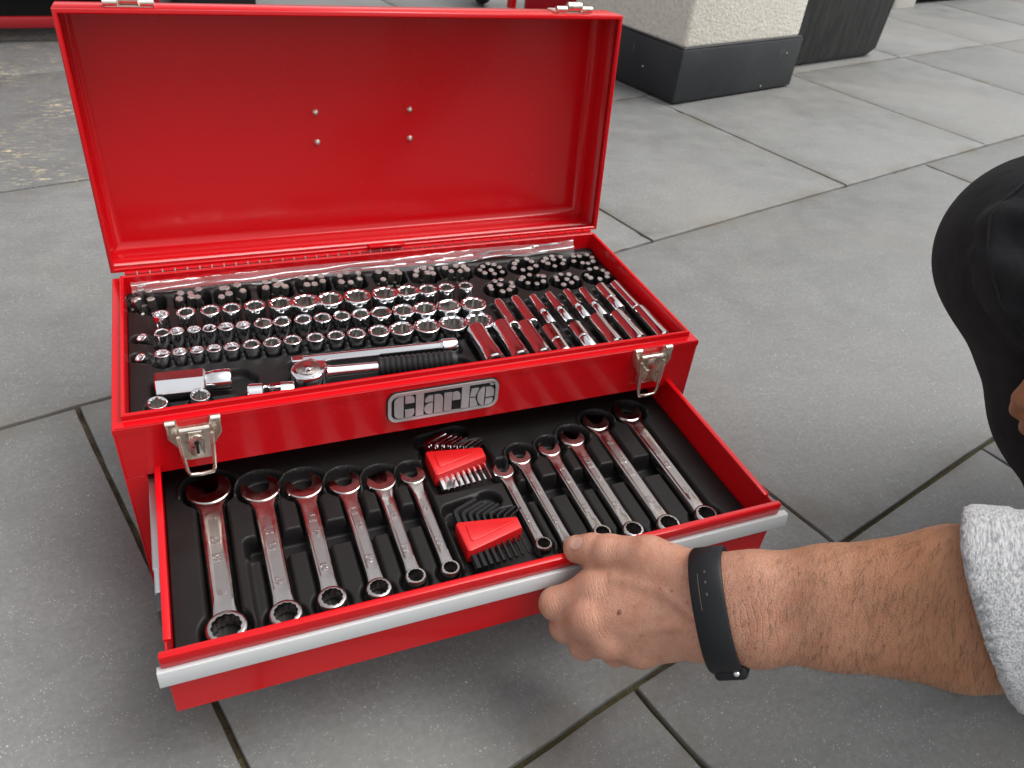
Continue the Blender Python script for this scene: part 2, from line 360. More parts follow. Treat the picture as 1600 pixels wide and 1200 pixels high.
mid_ = rrect(0.012, 0.012, W0-0.02, D0-0.012, 0.035)
rings = []
for pts, z in ((mid_, 0.006), (lo_, 0.03), (hi_, Hh), (rrect(0.01, 0.022, W0+0.005, D0, 0.03), Hh), (rrect(0.015, 0.03, W0, D0-0.01, 0.03), Hh-0.06)):
    rings.append([bm.verts.new((x, y, z)) for x, y in pts])
for a, c in zip(rings, rings[1:]):
    for i in range(len(a)): bm.faces.new((a[i], a[(i+1) % len(a)], c[(i+1) % len(a)], c[i]))
bm.faces.new(rings[0])
mobj('tub', finish(bm, 'tub', 40), 'planter_stone', pla)
bm = bmn(); f_ = [bm.verts.new((x, y, Hh-0.05)) for x, y in rrect(0.014, 0.029, W0+0.001, D0-0.009, 0.03)]; bm.faces.new(f_)
mobj('compost', finish(bm, 'compost'), 'soil', pla)
# pale-footed black trough far right
tr_ = tag(empty('trough', st(3.66, 1.53), ROT), 'black trough on pale stone feet at the far right edge of the patio', 'trough')
bm = bmn(); box(bm, (0.12, 0.02, 0.012), (1.45, 0.40, 0.55), 0.02, 0, 2); mobj('tub', finish(bm, 'tub', 40), 'plinth_paint', tr_)
for x in (0.0, 1.36):
    bm = bmn(); prism(bm, rrect(x, -0.02, x+0.2, 0.43, 0.03), 0.0, 0.055, 0, 0.01); mobj('foot', finish(bm, 'foot', 40), 'pale_stone', tr_)
# red roller cabinet, upper left
cab = tag(empty('tool_cabinet', (-0.62, 1.83, 0), math.radians(4)), 'dark red steel cabinet with an open base rail at upper left', 'cabinet')
bm = bmn(); box(bm, (0, 0, 0.135), (0.71, 0.42, 0.62), 0.006, 0, 2); mobj('carcass', finish(bm, 'carcass', 40), 'red_paint_old', cab)
bm = bmn(); box(bm, (0.0, 0.0, 0.035), (0.71, 0.014, 0.062), 0.004, 0, 2); mobj('base_rail', finish(bm, 'base_rail', 40), 'red_paint_old', cab)
bm = bmn(); box(bm, (0.01, 0.09, 0.085), (0.70, 0.10, 0.118), 0.003, 0, 1); mobj('inner_rail', finish(bm, 'inner_rail', 40), 'red_paint_old', cab)
for x in (0.0, 0.68):
    bm = bmn(); box(bm, (x+0.002, 0.015, 0.03), (x+0.03, 0.41, 0.134), 0.003); mobj('side_frame', finish(bm, 'side_frame'), 'red_paint_old', cab)
bm = bmn(); box(bm, (0.03, 0.2, 0.003), (0.68, 0.41, 0.134), 0.003); mobj('shadow_box', finish(bm, 'shadow_box'), 'black_rubber', cab).name = 'base_shade_block'  # black block standing in for the shade beneath the carcass
for x in (0.06, 0.65):
    for y in (0.05, 0.36):
        bm = bmn(); lathe(bm, [(0.012, -0.01), (0.017, -0.008), (0.017, 0.008), (0.012, 0.01)], 16, 'x', 0, (x, y, 0.0175)); mobj('castor', finish(bm, 'castor', 40), 'tyre', cab)
for z in (0.16, 0.31, 0.46):
    bm = bmn(); box(bm, (0.02, -0.008, z), (0.69, -0.002, z+0.13), 0.003); dd = mobj('drawer_front', finish(bm, 'drawer_front'), 'red_paint_old', cab)
    bm = bmn(); box(bm, (0.1, -0.022, z+0.09), (0.61, -0.0082, z+0.105), 0.003); mobj('pull', finish(bm, 'pull'), 'dark_zinc', dd)
# black storage case beside the cabinet
cs = tag(empty('storage_case', (0.125, 2.20, 0), math.radians(4)), 'black storage case on the patio beside the red cabinet', 'case')
bm = bmn(); box(bm, (0, 0, 0.0), (0.24, 0.3, 0.2), 0.012, 0, 2); mobj('shell', finish(bm, 'shell', 40), 'black_rubber', cs)
bm = bmn(); box(bm, (-0.004, -0.004, 0.13), (0.244, 0.304, 0.142), 0.003); mobj('seam', finish(bm, 'seam'), 'black_rubber', cs)
# red hand truck with a black tyre
ht = tag(empty('hand_truck', (1.08, 2.22, 0), math.radians(-6)), 'red steel hand truck with black tyre behind the open lid', 'hand truck')
for x in (0.06, 0.46):
    bm = bmn(); pr = [(0.035, -0.028), (0.105, -0.03), (0.125, -0.015), (0.13, 0), (0.125, 0.015), (0.105, 0.03), (0.035, 0.028)]
    lathe(bm, pr, 28, 'x', 0, (x, 0.16, 0.13)); wh = mobj('wheel', finish(bm, 'wheel', 50), 'tyre', ht)
    bm = bmn(); lathe(bm, [(0.015, -0.034), (0.06, -0.032), (0.06, 0.032), (0.015, 0.034)], 20, 'x', 0, (x, 0.16, 0.13)); mobj('rim', finish(bm, 'rim', 50), 'red_paint_old', wh)
bm = bmn(); tube(bm, [(0.06, 0.16, 0.13), (0.46, 0.16, 0.13)], 0.012, 10); mobj('axle', finish(bm, 'axle', 60), 'dark_zinc', ht)
for x in (0.155, 0.40):
    bm = bmn(); tube(bm, [(x-0.02, 0.02, 0.02), (x, 0.05, 0.4), (x, 0.10, 1.1)], 0.016, 10); mobj('upright', finish(bm, 'upright', 60), 'red_paint', ht)
bm = bmn(); box(bm, (0.18, 0.0, 0.004), (0.43, 0.02, 0.30), 0.004); mobj('back_plate', finish(bm, 'back_plate'), 'red_paint_old', ht)
bm = bmn(); box(bm, (0.14, -0.16, 0.004), (0.43, -0.002, 0.010), 0.002); mobj('toe_plate', finish(bm, 'toe_plate'), 'red_paint_old', ht)

# ------------------------------------------------------------------ toolbox
W, D, H = 0.53, 0.2346, 0.215
ZL = 0.2085                              # outer ledge of the rim
ZP = 0.157                               # bottom of the upper front panel
tb = tag(empty('toolbox', (0, 0, 0)), 'red enamelled steel toolbox with open lid and one drawer pulled out', 'toolbox')
T = 0.0014
bm = bmn()
box(bm, (0, 0, 0.004), (T, D, ZL), 0.0004); box(bm, (W-T, 0, 0.004), (W, D, ZL), 0.0004)
box(bm, (T, D-T, 0.004), (W-T, D, ZL), 0.0004)
box(bm, (T, 0.0002, ZP), (W-T, T, ZL), 0.0004)                 # upper front panel
box(bm, (T, T, ZP), (W-T, 0.014, ZP+T), 0.0004)                # folded return under it
box(bm, (T, 0.0002, 0.0042), (0.0165, T, ZP-0.0002), 0.0003); box(bm, (W-0.0165, 0.0002, 0.0042), (W-T, T, ZP-0.0002), 0.0003)
for x0, x1 in ((0.0152, 0.0166), (W-0.0166, W-0.0152)):        # returns beside the drawer openings
    box(bm, (x0, T, 0.0045), (x1, 0.018, ZP-0.0003), 0.0003)
box(bm, (T, T, 0.0045), (W-T, D-T, 0.006), 0)                  # floor
box(bm, (T, 0.002, 0.160), (W-T, D-T, 0.1615), 0)              # shelf below the upper tray
box(bm, (0.0166, 0.001, 0.087), (W-0.0166, 0.012, 0.0925), 0.0003)
mobj('body', finish(bm, 'body', 40), 'red_paint', tb)
# stepped rim swept round the opening
def rim_ring(off, z): return [(off, off, z), (W-off, off, z), (W-off, D-off, z), (off, D-off, z)]
prof = [(-0.0003, ZL-0.006), (-0.0003, ZL-0.0009), (0.0006, ZL), (0.0066, ZL+0.0004), (0.0074, ZL+0.0012), (0.0074, H-0.0010), (0.0082, H), (0.0098, H), (0.0106, H-0.0008), (0.0106, ZL-0.016), (0.0094, ZL-0.016)]
bm = bmn(); rings = [[bm.verts.new(q) for q in rim_ring(o, z)] for o, z in prof]
for a, c in zip(rings, rings[1:]):
    for i in range(4): bm.faces.new((a[i], a[(i+1) % 4], c[(i+1) % 4], c[i]))
mobj('rim', finish(bm, 'rim', 25), 'red_paint', tb)
for x in (0.03, W-0.03):
    for y in (0.03, D-0.03):
        bm = bmn(); lathe(bm, [(0.008, 0), (0.007, 0.0048)], 16); mobj('foot', finish(bm, 'foot', 40), 'black_rubber', tb, (x, y, 0.0))

# lid
TH = math.radians(84.8); LL, LD = 0.2346, 0.052
lid_e = empty('lid', (0, D, H)); lid_e.parent = tb; lid_e.rotation_euler = (TH, 0, 0)   # local: x width, y away from the hinge, z towards the viewer
bpy.data.objects.remove(lid_e)
def lidm(): return Matrix.Translation((0, D, H)) @ Matrix.Rotation(TH, 4, 'X')
bm = bmn()
# open tray: floor at z=-LD, walls up to z=0 (z axis = towards the viewer)
v = [bm.verts.new(q) for q in ((0, 0, 0), (W, 0, 0), (W, LL, 0), (0, LL, 0), (0, 0, -LD), (W, 0, -LD), (W, LL, -LD), (0, LL, -LD))]
fl = bm.faces.new((v[4], v[5], v[6], v[7]))
for a, c in ((0, 1), (1, 2), (2, 3), (3, 0)): bm.faces.new((v[a], v[c], v[c+4], v[a+4]))
long_e = [e for e in fl.edges]
bmesh.ops.bevel(bm, geom=long_e, offset=0.012, segments=4, affect='EDGES', profile=0.5)
bmesh.ops.recalc_face_normals(bm, faces=bm.faces)
# rim lip folded inwards
lip = [(0.0, 0.0), (0.0003, 0.0009), (0.0010, 0.0012), (0.0030, 0.0012), (0.0036, 0.0004), (0.0036, -0.006)]
rings = [[bm.verts.new(q) for q in ((o, o, z), (W-o, o, z), (W-o, LL-o, z), (o, LL-o, z))] for o, z in lip]
for a, c in zip(rings, rings[1:]):
    for i in range(4): bm.faces.new((a[i], a[(i+1) % 4], c[(i+1) % 4], c[i]))
me = finish(bm, 'lid', 30); me.transform(lidm())
lid = mobj('lid', me, 'red_paint', tb)
sm = lid.modifiers.new('sheet', 'SOLIDIFY'); sm.thickness = 0.0009; sm.offset = 0
def lid_part(name, bm, mat, smooth=40):
    me = finish(bm, name, smooth); me.transform(lidm()); return mobj(name, me, mat, lid)
for x in (0.2145, 0.3140):
    for y in (0.1030, 0.1335):
        bm = bmn(); lathe(bm, [(0.0034, 0), (0.0032, 0.001), (0.0022, 0.0018), (0.0019, 0.0034), (0.001, 0.0038)], 12, 'z', 0, (x, y, -LD+0.0006)); lid_part('rivet', bm, 'nickel')
# piano hinge knuckles and the small centre stop
bm = bmn(); k = 0
x = 0.012
while x < W-0.014:
    lathe(bm, [(0.0021, x), (0.0021, x+0.0105)], 8, 'x', 0, (0, -0.0012, 0.0018)); x += 0.0116
lid_part('hinge_knuckle_row', bm, 'red_paint').name = 'hinge'
bm = bmn(); box(bm, (0.252, 0.004, 0.0), (0.292, 0.007, 0.009), 0.0008); lid_part('stop_tab', bm, 'red_paint')
# catch plates on the lid's front edge (they close onto the latches)
def catch(x):
    bm = bmn(); z = -0.022
    prism(bm, rrect(x-0.0205, -0.035, x+0.0205, -0.008, 0.004), LL+0.0006, LL+0.0022)
    for vtx in bm.verts: vtx.co = Vector((vtx.co.x, vtx.co.z, vtx.co.y))
    for dx in (-0.0145, 0.0145): tube(bm, [(x+dx-0.0055, LL+0.004, -0.010), (x+dx+0.0055, LL+0.004, -0.010)], 0.0034, 10)
    tube(bm, [(x-0.0075, LL+0.0065, -0.011), (x+0.0075, LL+0.0065, -0.011)], 0.0046, 12)
    tube(bm, [(x-0.011, LL+0.003, -0.016), (x+0.011, LL+0.003, -0.016)], 0.0022, 8)
    return lid_part('catch', bm, 'nickel')
catch(0.058); catch(0.478)

# latches on the front panel
def latch(x, keyed):
    zt = 0.2095
    root = None
    bm = bmn()
    # back plate outline in x / z, extruded towards the viewer (-y)
    out = [(-0.0205, 0.0), (-0.0125, 0.0), (-0.0115, -0.007), (0.0115, -0.007), (0.0125, 0.0), (0.0205, 0.0), (0.0200, -0.013), (0.0125, -0.026), (0.0105, -0.042), (-0.0105, -0.042), (-0.0125, -0.026), (-0.0200, -0.013)]
    prism(bm, out, 0.0, 0.0016)
    for s in (-1, 1):                           # rolled ears and side flanges
        lathe(bm, [(0.0030, s*0.0168-0.0036), (0.0030, s*0.0168+0.0036)], 12, 'x', 0, (0, -0.0012, 0.0032))
        prism(bm, [(s*0.0200, -0.003), (s*0.0190, -0.003), (s*0.0185, -0.014), (s*0.0115, -0.027), (s*0.0100, -0.041), (s*0.0112, -0.041), (s*0.0128, -0.026), (s*0.0202, -0.0135)][::s], 0.0016, 0.0062)
        lathe(bm, [(0.0026, 0.0016), (0.0024, 0.0032), (0.0012, 0.0038)], 10, 'z', 0, (s*0.0150, -0.0105, 0))
    lathe(bm, [(0.0022, -0.0112), (0.0022, 0.0112)], 10, 'x', 0, (0, -0.0085, 0.0045))
    for vtx in bm.verts: vtx.co = Vector((x+vtx.co.x, -0.0006-vtx.co.z, zt+vtx.co.y))
    pl = mobj('latch', finish(bm, 'latch', 35), 'nickel', tb)
    bm = bmn()
    if keyed:
        prism(bm, rrect(-0.0058, -0.034, 0.0058, -0.0125, 0.0042), 0.0016, 0.0085, 0, 0.0012)
        box(bm, (-0.0058, -0.0125, 0.0016), (0.0058, -0.0088, 0.0070), 0.001)
    else:
        prism(bm, rrect(-0.0048, -0.0225, 0.0048, -0.0095, 0.0032), 0.0016, 0.0072, 0, 0.0012)
        prism(bm, [(-0.004, -0.036), (-0.0022, -0.037), (0.0048, -0.020), (0.0030, -0.019)], 0.0018, 0.0055)
        lathe(bm, [(0.0036, 0.0017), (0.0034, 0.006), (0.002, 0.0072)], 12, 'z', 0, (-0.002, -0.0245, 0))
    for vtx in bm.verts: vtx.co = Vector((x+vtx.co.x, -0.0006-vtx.co.z, zt+vtx.co.y))
    mobj('lever', finish(bm, 'lever', 35), 'nickel', pl)
    if keyed:
        bm = bmn(); prism(bm, [(-0.0011, -0.031), (0.0011, -0.031), (0.0011, -0.022), (0.0022, -0.0195), (0.0008, -0.0175), (-0.0008, -0.0175), (-0.0022, -0.0195), (-0.0011, -0.022)], 0.0084, 0.0088)
        for vtx in bm.verts: vtx.co = Vector((x+vtx.co.x, -0.0006-vtx.co.z, zt+vtx.co.y))
        mobj('keyhole', finish(bm, 'keyhole'), 'hole_black', pl)
    bm = bmn(); q = [(-0.0125, -0.012, 0.0075), (-0.0120, -0.024, 0.0085), (-0.0105, -0.046, 0.0095), (-0.0088, -0.0512, 0.0095), (0.0, -0.0522, 0.0095), (0.0088, -0.0512, 0.0095), (0.0105, -0.046, 0.0095), (0.0120, -0.024, 0.0085), (0.0125, -0.012, 0.0075)]
    tube(bm, [(x+a, -0.0006-c, zt+b_) for a, b_, c in q], 0.00165, 8); mobj('bail', finish(bm, 'bail', 60), 'nickel', pl)
latch(0.058, True); latch(0.476, False)

# badge: black plate, chrome frame, stencil letters reading Clarke
BX0, BX1, BZ0, BZ1 = 0.2145, 0.3175, 0.1705, 0.2020
bm = bmn(); prism(bm, rrect(BX0-0.0008, BZ0-0.0008, BX1+0.0008, BZ1+0.0008, 0.0095, 6), 0, 0.0012)
def badge_xf(bm):
    for vtx in bm.verts: vtx.co = Vector((vtx.co.x, -0.0004-vtx.co.z, vtx.co.y))
badge_xf(bm); bdg = mobj('badge', finish(bm, 'badge', 35), 'hole_black', tb)
bm = bmn()
o1 = rrect(BX0, BZ0, BX1, BZ1, 0.009, 6); i1 = rrect(BX0+0.0030, BZ0+0.0030, BX1-0.0030, BZ1-0.0030, 0.0062, 6)
lay = []
for pts, z in ((o1, 0.0012), (o1, 0.0026), (i1, 0.0026), (i1, 0.0012)): lay.append([bm.verts.new((x, y, z)) for x, y in pts])
for a, c in zip(lay, lay[1:]):
    for i in range(len(a)): bm.faces.new((a[i], a[(i+1) % len(a)], c[(i+1) % len(a)], c[i]))
badge_xf(bm); mobj('frame', finish(bm, 'frame', 35), 'badge_chrome', bdg)
def L(u): return BX0+u*(BX1-BX0)
def V(vv): return BZ0+vv*(BZ1-BZ0)
def arc(cx, cy, rx, ry, a0, a1, n=8): return [(cx+rx*math.cos(math.radians(a0+(a1-a0)*i/n)), cy+ry*math.sin(math.radians(a0+(a1-a0)*i/n))) for i in range(n+1)]
def letter(name, shapes):
    bm = bmn()
    for sh in shapes: prism(bm, [(L(u), V(vv)) for u, vv in sh], 0.0012, 0.0026)
    badge_xf(bm); mobj(name, finish(bm, name, 35), 'badge_chrome', bdg)
letter('letter_c', [arc(0.115, 0.72, 0.060, 0.16, 90, 180, 5)+arc(0.115, 0.28, 0.060, 0.16, 180, 270, 5)+[(0.135, 0.12), (0.135, 0.88)],
    [(0.150, 0.88)]+arc(0.185, 0.74, 0.045, 0.14, 90, 0, 4)+[(0.230, 0.62), (0.150, 0.62)],
    [(0.150, 0.38), (0.230, 0.38)]+arc(0.185, 0.26, 0.045, 0.14, 0, -90, 4)+[(0.150, 0.12)]])
letter('letter_l', [[(0.243, 0.12), (0.243, 0.90), (0.312, 0.90), (0.312, 0.12)]])
letter('letter_a', [[(0.395, 0.55), (0.325, 0.55)]+arc(0.37, 0.60, 0.045, 0.16, 180, 90, 5)+[(0.395, 0.76)],
    arc(0.368, 0.31, 0.048, 0.19, 90, 270, 8)+[(0.395, 0.12), (0.395, 0.50)],
    [(0.408, 0.12), (0.408, 0.76)]+arc(0.440, 0.60, 0.045, 0.16, 90, 0, 5)+[(0.485, 0.12)]])
letter('letter_r', [[(0.497, 0.12), (0.497, 0.76), (0.565, 0.76), (0.565, 0.12)], [(0.572, 0.47), (0.572, 0.73)]+arc(0.605, 0.62, 0.038, 0.14, 90, 0, 4)+[(0.643, 0.47)]])
letter('letter_k', [[(0.655, 0.12), (0.655, 0.90), (0.725, 0.90), (0.725, 0.12)], [(0.732, 0.50), (0.745, 0.76), (0.812, 0.76), (0.782, 0.47)], [(0.732, 0.45), (0.785, 0.42), (0.815, 0.12), (0.738, 0.12)]])
letter('letter_e', [arc(0.862, 0.44, 0.060, 0.32, 90, 270, 10)+[(0.868, 0.12), (0.868, 0.76)],
    [(0.880, 0.40), (0.880, 0.74)]+arc(0.905, 0.58, 0.052, 0.17, 90, 0, 5)+[(0.957, 0.40)],
    [(0.880, 0.12), (0.880, 0.33), (0.950, 0.33)]+arc(0.905, 0.26, 0.045, 0.14, 0, -90, 4), arc(0.935, 0.86, 0.024, 0.06, 0, 330, 8)])

# open drawer
DZ0, DZ1, DX0, DX1, DY0, DY1 = 0.098, 0.163, 0.0235, W-0.0235, -0.180, 0.048
bm = bmn()
box(bm, (DX0, DY0+0.002, DZ0+0.004), (DX0+0.0013, DY1, DZ1), 0.0003); box(bm, (DX1-0.0013, DY0+0.002, DZ0+0.004), (DX1, DY1, DZ1), 0.0003)
box(bm, (DX0+0.0013, DY0+0.002, DZ0+0.004), (DX1-0.0013, DY1, DZ0+0.0052), 0)
box(bm, (DX0+0.0013, DY1-0.0013, DZ0+0.0052), (DX1-0.0013, DY1, DZ1), 0.0003)
for x0, x1 in ((DX0-0.0008, DX0+0.0042), (DX1-0.0042, DX1+0.0008)): box(bm, (x0, DY0+0.010, DZ1-0.001), (x1, DY1-0.001, DZ1+0.0018), 0.0008, 0, 2)
# front panel, flange on top that holds the trim
box(bm, (0.0210, DY0-0.0013, DZ0+0.0005), (W-0.0210, DY0, 0.1385), 0.0004)
box(bm, (0.0190, DY0-0.0035, 0.1524), (W-0.0190, DY0+0.0025, 0.1645), 0.0016, 0, 2)
box(bm, (0.0215, DY0-0.0004, 0.138), (W-0.0215, DY0+0.0016, 0.1525), 0.0003)
drw = mobj('drawer', finish(bm, 'drawer', 35), 'red_paint', tb)
bm = bmn()
hp = [(-0.1803, 0.1522), (-0.1850, 0.1527), (-0.1860, 0.1523), (-0.1865, 0.1514), (-0.1882, 0.1408), (-0.1880, 0.1398), (-0.1868, 0.1390), (-0.1835, 0.1390), (-0.1815, 0.1392), (-0.1803, 0.1392)]
a = [bm.verts.new((0.0165, y, z)) for y, z in hp]; c = [bm.verts.new((W-0.0105, y, z)) for y, z in hp]
for i in range(len(hp)-1): bm.faces.new((a[i], a[i+1], c[i+1], c[i]))
bm.faces.new(a); bm.faces.new(c)
mobj('handle', finish(bm, 'handle', 24), 'handle_trim', drw)
for s, x in ((0, 0.0165), (1, W-0.0222)):
    bm = bmn(); zc = 0.135
    box(bm, (x+0.0008, -0.118, zc-0.016), (x+0.0052, 0.04, zc+0.016), 0.0008, 0, 2)
    box(bm, (x, -0.096, zc+0.012), (x+0.006, 0.04, zc+0.0165), 0.0008)
    box(bm, (x, -0.096, zc-0.0165), (x+0.006, 0.04, zc-0.012), 0.0008)
    sl_ = mobj('slide_rail', finish(bm, 'slide_rail', 35), 'dark_zinc' if s else 'zinc', drw)
    bm = bmn(); box(bm, (x+0.0004, -0.132, zc-0.006), (x+0.0056, -0.116, zc+0.014), 0.0012); mobj('stop', finish(bm, 'stop', 35), 'dark_zinc', sl_)
# closed lower drawer
bm = bmn(); box(bm, (0.018, -0.0022, 0.012), (W-0.018, 0.0, 0.086), 0.0008); box(bm, (0.02, 0.0, 0.013), (W-0.02, 0.19, 0.085), 0)
ld = mobj('lower_drawer', finish(bm, 'lower_drawer', 35), 'red_paint', tb)
me = bpy.data.objects['handle'].data.copy(); me.transform(Matrix.Translation((0, 0.1779, -0.0765))); mobj('handle', me, None, ld)

# ------------------------------------------------------------------ moulded inserts (height fields)
def sstep(x): x = np.clip(x, 0, 1); return x*x*(3-2*x)
def sd_box(X, Y, x0, y0, x1, y1, r):
    cx, cy, hx, hy = (x0+x1)/2, (y0+y1)/2, (x1-x0)/2-r, (y1-y0)/2-r
    qx, qy = np.abs(X-cx)-hx, np.abs(Y-cy)-hy
    return np.hypot(np.maximum(qx, 0), np.maximum(qy, 0))+np.minimum(np.maximum(qx, qy), 0)-r
def sd_cap(X, Y, ax, ay, bx, by, ra, rb=None):
    rb = ra if rb is None else rb
    dx, dy = bx-ax, by-ay; t = np.clip(((X-ax)*dx+(Y-ay)*dy)/(dx*dx+dy*dy+1e-12), 0, 1)
    return np.hypot(X-ax-t*dx, Y-ay-t*dy)-(ra+(rb-ra)*t)
def pocket(Z, sd, z, wdt=0.0022): 
    s_ = sstep(-sd/wdt+0.5); return np.minimum(Z, Z*(1-s_)+z*s_)
def raise_(Z, sd, z, wdt=0.0022):
    s_ = sstep(-sd/wdt+0.5); return np.maximum(Z, Z*(1-s_)+z*s_)
def field_mesh(name, xs, ys, Z, zskirt):
    nx, ny = len(xs), len(ys); X, Y = np.meshgrid(xs, ys, indexing='ij')
    vts = np.stack([X, Y, Z], -1).reshape(-1, 3)
    i = np.arange(nx*ny).reshape(nx, ny)
    q = np.stack([i[:-1, :-1], i[1:, :-1], i[1:, 1:], i[:-1, 1:]], -1).reshape(-1, 4)
    border = np.concatenate([i[:, 0], i[-1, 1:], i[-2::-1, -1], i[0, -2:0:-1]])
    nb = len(border); sk = vts[border].copy(); sk[:, 2] = zskirt
    vts = np.concatenate([vts, sk]); j = np.arange(nb)+nx*ny
    qs = np.stack([border, j, np.roll(j, -1), np.roll(border, -1)], -1)
    q = np.concatenate([q, qs])
    me = bpy.data.meshes.new(name); me.from_pydata(vts.tolist(), [], q.tolist()); me.update()
    me.polygons.foreach_set('use_smooth', [True]*len(me.polygons)); return me

A_ = [(0.0417, 0.0064), (0.0631, 0.0076), (0.0838, 0.008), (0.1025, 0.0078), (0.1238, 0.0088), (0.1476, 0.0103), (0.1705, 0.0114), (0.1938, 0.0112), (0.2201, 0.0119), (0.2473, 0.0115), (0.2712, 0.0103), (0.2922, 0.0087), (0.3115, 0.0077), (0.3317, 0.0069)]
B_ = [(0.0407, 0.0059), (0.0532, 0.0058), (0.0676, 0.0054), (0.0809, 0.0058), (0.0949, 0.0064), (0.1101, 0.006), (0.1281, 0.0077), (0.1449, 0.0074), (0.1646, 0.0074), (0.1820, 0.0076), (0.2003, 0.0075), (0.2188, 0.008), (0.2380, 0.0092), (0.2598, 0.0100), (0.2822, 0.0105), (0.3065, 0.0112), (0.3315, 0.0116)]
C_ = [(0.0390, 0.0060), (0.0535, 0.0057), (0.0680, 0.0055), (0.0819, 0.0058), (0.0970, 0.0063), (0.1143, 0.007), (0.1323, 0.0073), (0.1500, 0.0074), (0.1707, 0.0075), (0.1897, 0.0074), (0.2085, 0.0080), (0.2300, 0.0092), (0.2524, 0.0107), (0.2770, 0.0113), (0.3031, 0.0123), (0.3303, 0.0128)]
def rowy(y0, y1, x): return y0+(y1-y0)*(x-0.04)/(0.33-0.04)
ROWS = {'back': (A_, (0.1470, 0.1380), 0.0220, 'tall'), 'middle': (B_, (0.1265, 0.1125), 0.0160, 'medium'), 'front': (C_, (0.1010, 0.0895), 0.0105, 'short')}
KX = [(0.0279, 0.2007), (0.0696, 0.2013), (0.1069, 0.2021), (0.1492, 0.2021), (0.1882, 0.2044), (0.226, 0.2033), (0.2695, 0.204), (0.3074, 0.2019), (0.3442, 0.2002)]
RC = [(0.3819, 0.1962), (0.4228, 0.1977), (0.4605, 0.1981), (0.4975, 0.1958), (0.3792, 0.1570), (0.4195, 0.1640), (0.4579, 0.1580), (0.4985, 0.1600)]
DL = [(0.3640, 0.1276, 0.0799, 0.0058), (0.3847, 0.1298, 0.0799, 0.0060), (0.4041, 0.1278, 0.0747, 0.0060), (0.4238, 0.1291, 0.0750, 0.0060), (0.4450, 0.1299, 0.0766, 0.0060), (0.4645, 0.1300, 0.0759, 0.0060), (0.4874, 0.1324, 0.0833, 0.0066), (0.5065, 0.1350, 0.0806, 0.0064)]
EL = [(0.3235, 0.0802, 0.0233, 0.0104), (0.3497, 0.0824, 0.0234, 0.0098), (0.3732, 0.0778, 0.0232, 0.0090), (0.3954, 0.0668, 0.0222, 0.0080), (0.4239, 0.0651, 0.0223, 0.0078), (0.4519, 0.0735, 0.0227, 0.0086), (0.4778, 0.0751, 0.0227, 0.0086), (0.5070, 0.0780, 0.0232, 0.0080)]
TZ = 0.1955
xs = np.arange(0.0112, W-0.0111, 0.0011); ys = np.arange(0.0112, 0.2236, 0.0011)
X, Y = np.meshgrid(xs, ys, indexing='ij'); Z = np.full(X.shape, TZ+0.001)
Z = pocket(Z, sd_box(X, Y, 0.029, 0.016, 0.520, 0.214, 0.008), TZ-0.0012, 0.004)
for lst, yy, hh, _ in ROWS.values():
    for x, r in lst: Z = pocket(Z, np.hypot(X-x, Y-rowy(*yy, x))-(r+0.0018), TZ-0.006, 0.003)
    for (xa, ra), (xb, rb) in zip(lst, lst[1:]):
        xm = (xa+ra+xb-rb)/2; ym = rowy(*yy, xm)-min(ra, rb)*0.75
        Z = raise_(Z, np.hypot(X-xm, Y-ym)-0.0026, TZ+0.0035, 0.003)
for x, y in KX: Z = pocket(Z, np.minimum(sd_box(X, Y, x-0.0165, y-0.012, x+0.0165, y+0.014, 0.006), np.hypot(X-x, Y-y+0.008)-0.0105), 0.172, 0.003)
for x, y in RC: Z = pocket(Z, np.hypot((X-x)/1.1, Y-y)-0.0165, 0.174, 0.003)
for x, y0, y1, r in DL+EL:
    Z = pocket(Z, sd_box(X, Y, x-r-0.0012, y1-0.003, x+r+0.0012, y0+0.0025, 0.003), TZ-0.008, 0.003)
    Z = pocket(Z, np.hypot((X-x-r*1.3)/1.0, (Y-(y0+y1)/2))-0.0055, TZ-0.006, 0.003)
Z = pocket(Z, sd_box(X, Y, 0.143, 0.0545, 0.302, 0.0775, 0.004), TZ-0.008, 0.004)       # extension bar
Z = pocket(Z, sd_cap(X, Y, 0.156, 0.046, 0.292, 0.036, 0.0165, 0.012), TZ-0.009, 0.004)  # ratchet
Z = pocket(Z, sd_box(X, Y, 0.029, 0.0445, 0.108, 0.0765, 0.009), TZ-0.010, 0.004)        # plug socket
Z = pocket(Z, sd_cap(X, Y, 0.085, 0.060, 0.104, 0.060, 0.0095), TZ-0.010, 0.004)
Z = pocket(Z, sd_cap(X, Y, 0.112, 0.031, 0.135, 0.028, 0.0125), TZ-0.008, 0.004)         # universal joint
for x, y in ((0.0319, 0.0345), (0.065, 0.0365)): Z = pocket(Z, np.hypot(X-x, Y-y)-0.0095, TZ-0.008, 0.003)
for x, y in ((0.0235, 0.1405), (0.0215, 0.111)): Z = pocket(Z, sd_cap(X, Y, x-0.003, y, x+0.006, y-0.003, 0.0068), TZ-0.008, 0.003)
tray = mobj('socket_tray', field_mesh('socket_tray', xs, ys, Z, 0.163), 'black_tray')
tag(tray, 'black moulded plastic tray holding the sockets in the top of the toolbox', 'tool tray')

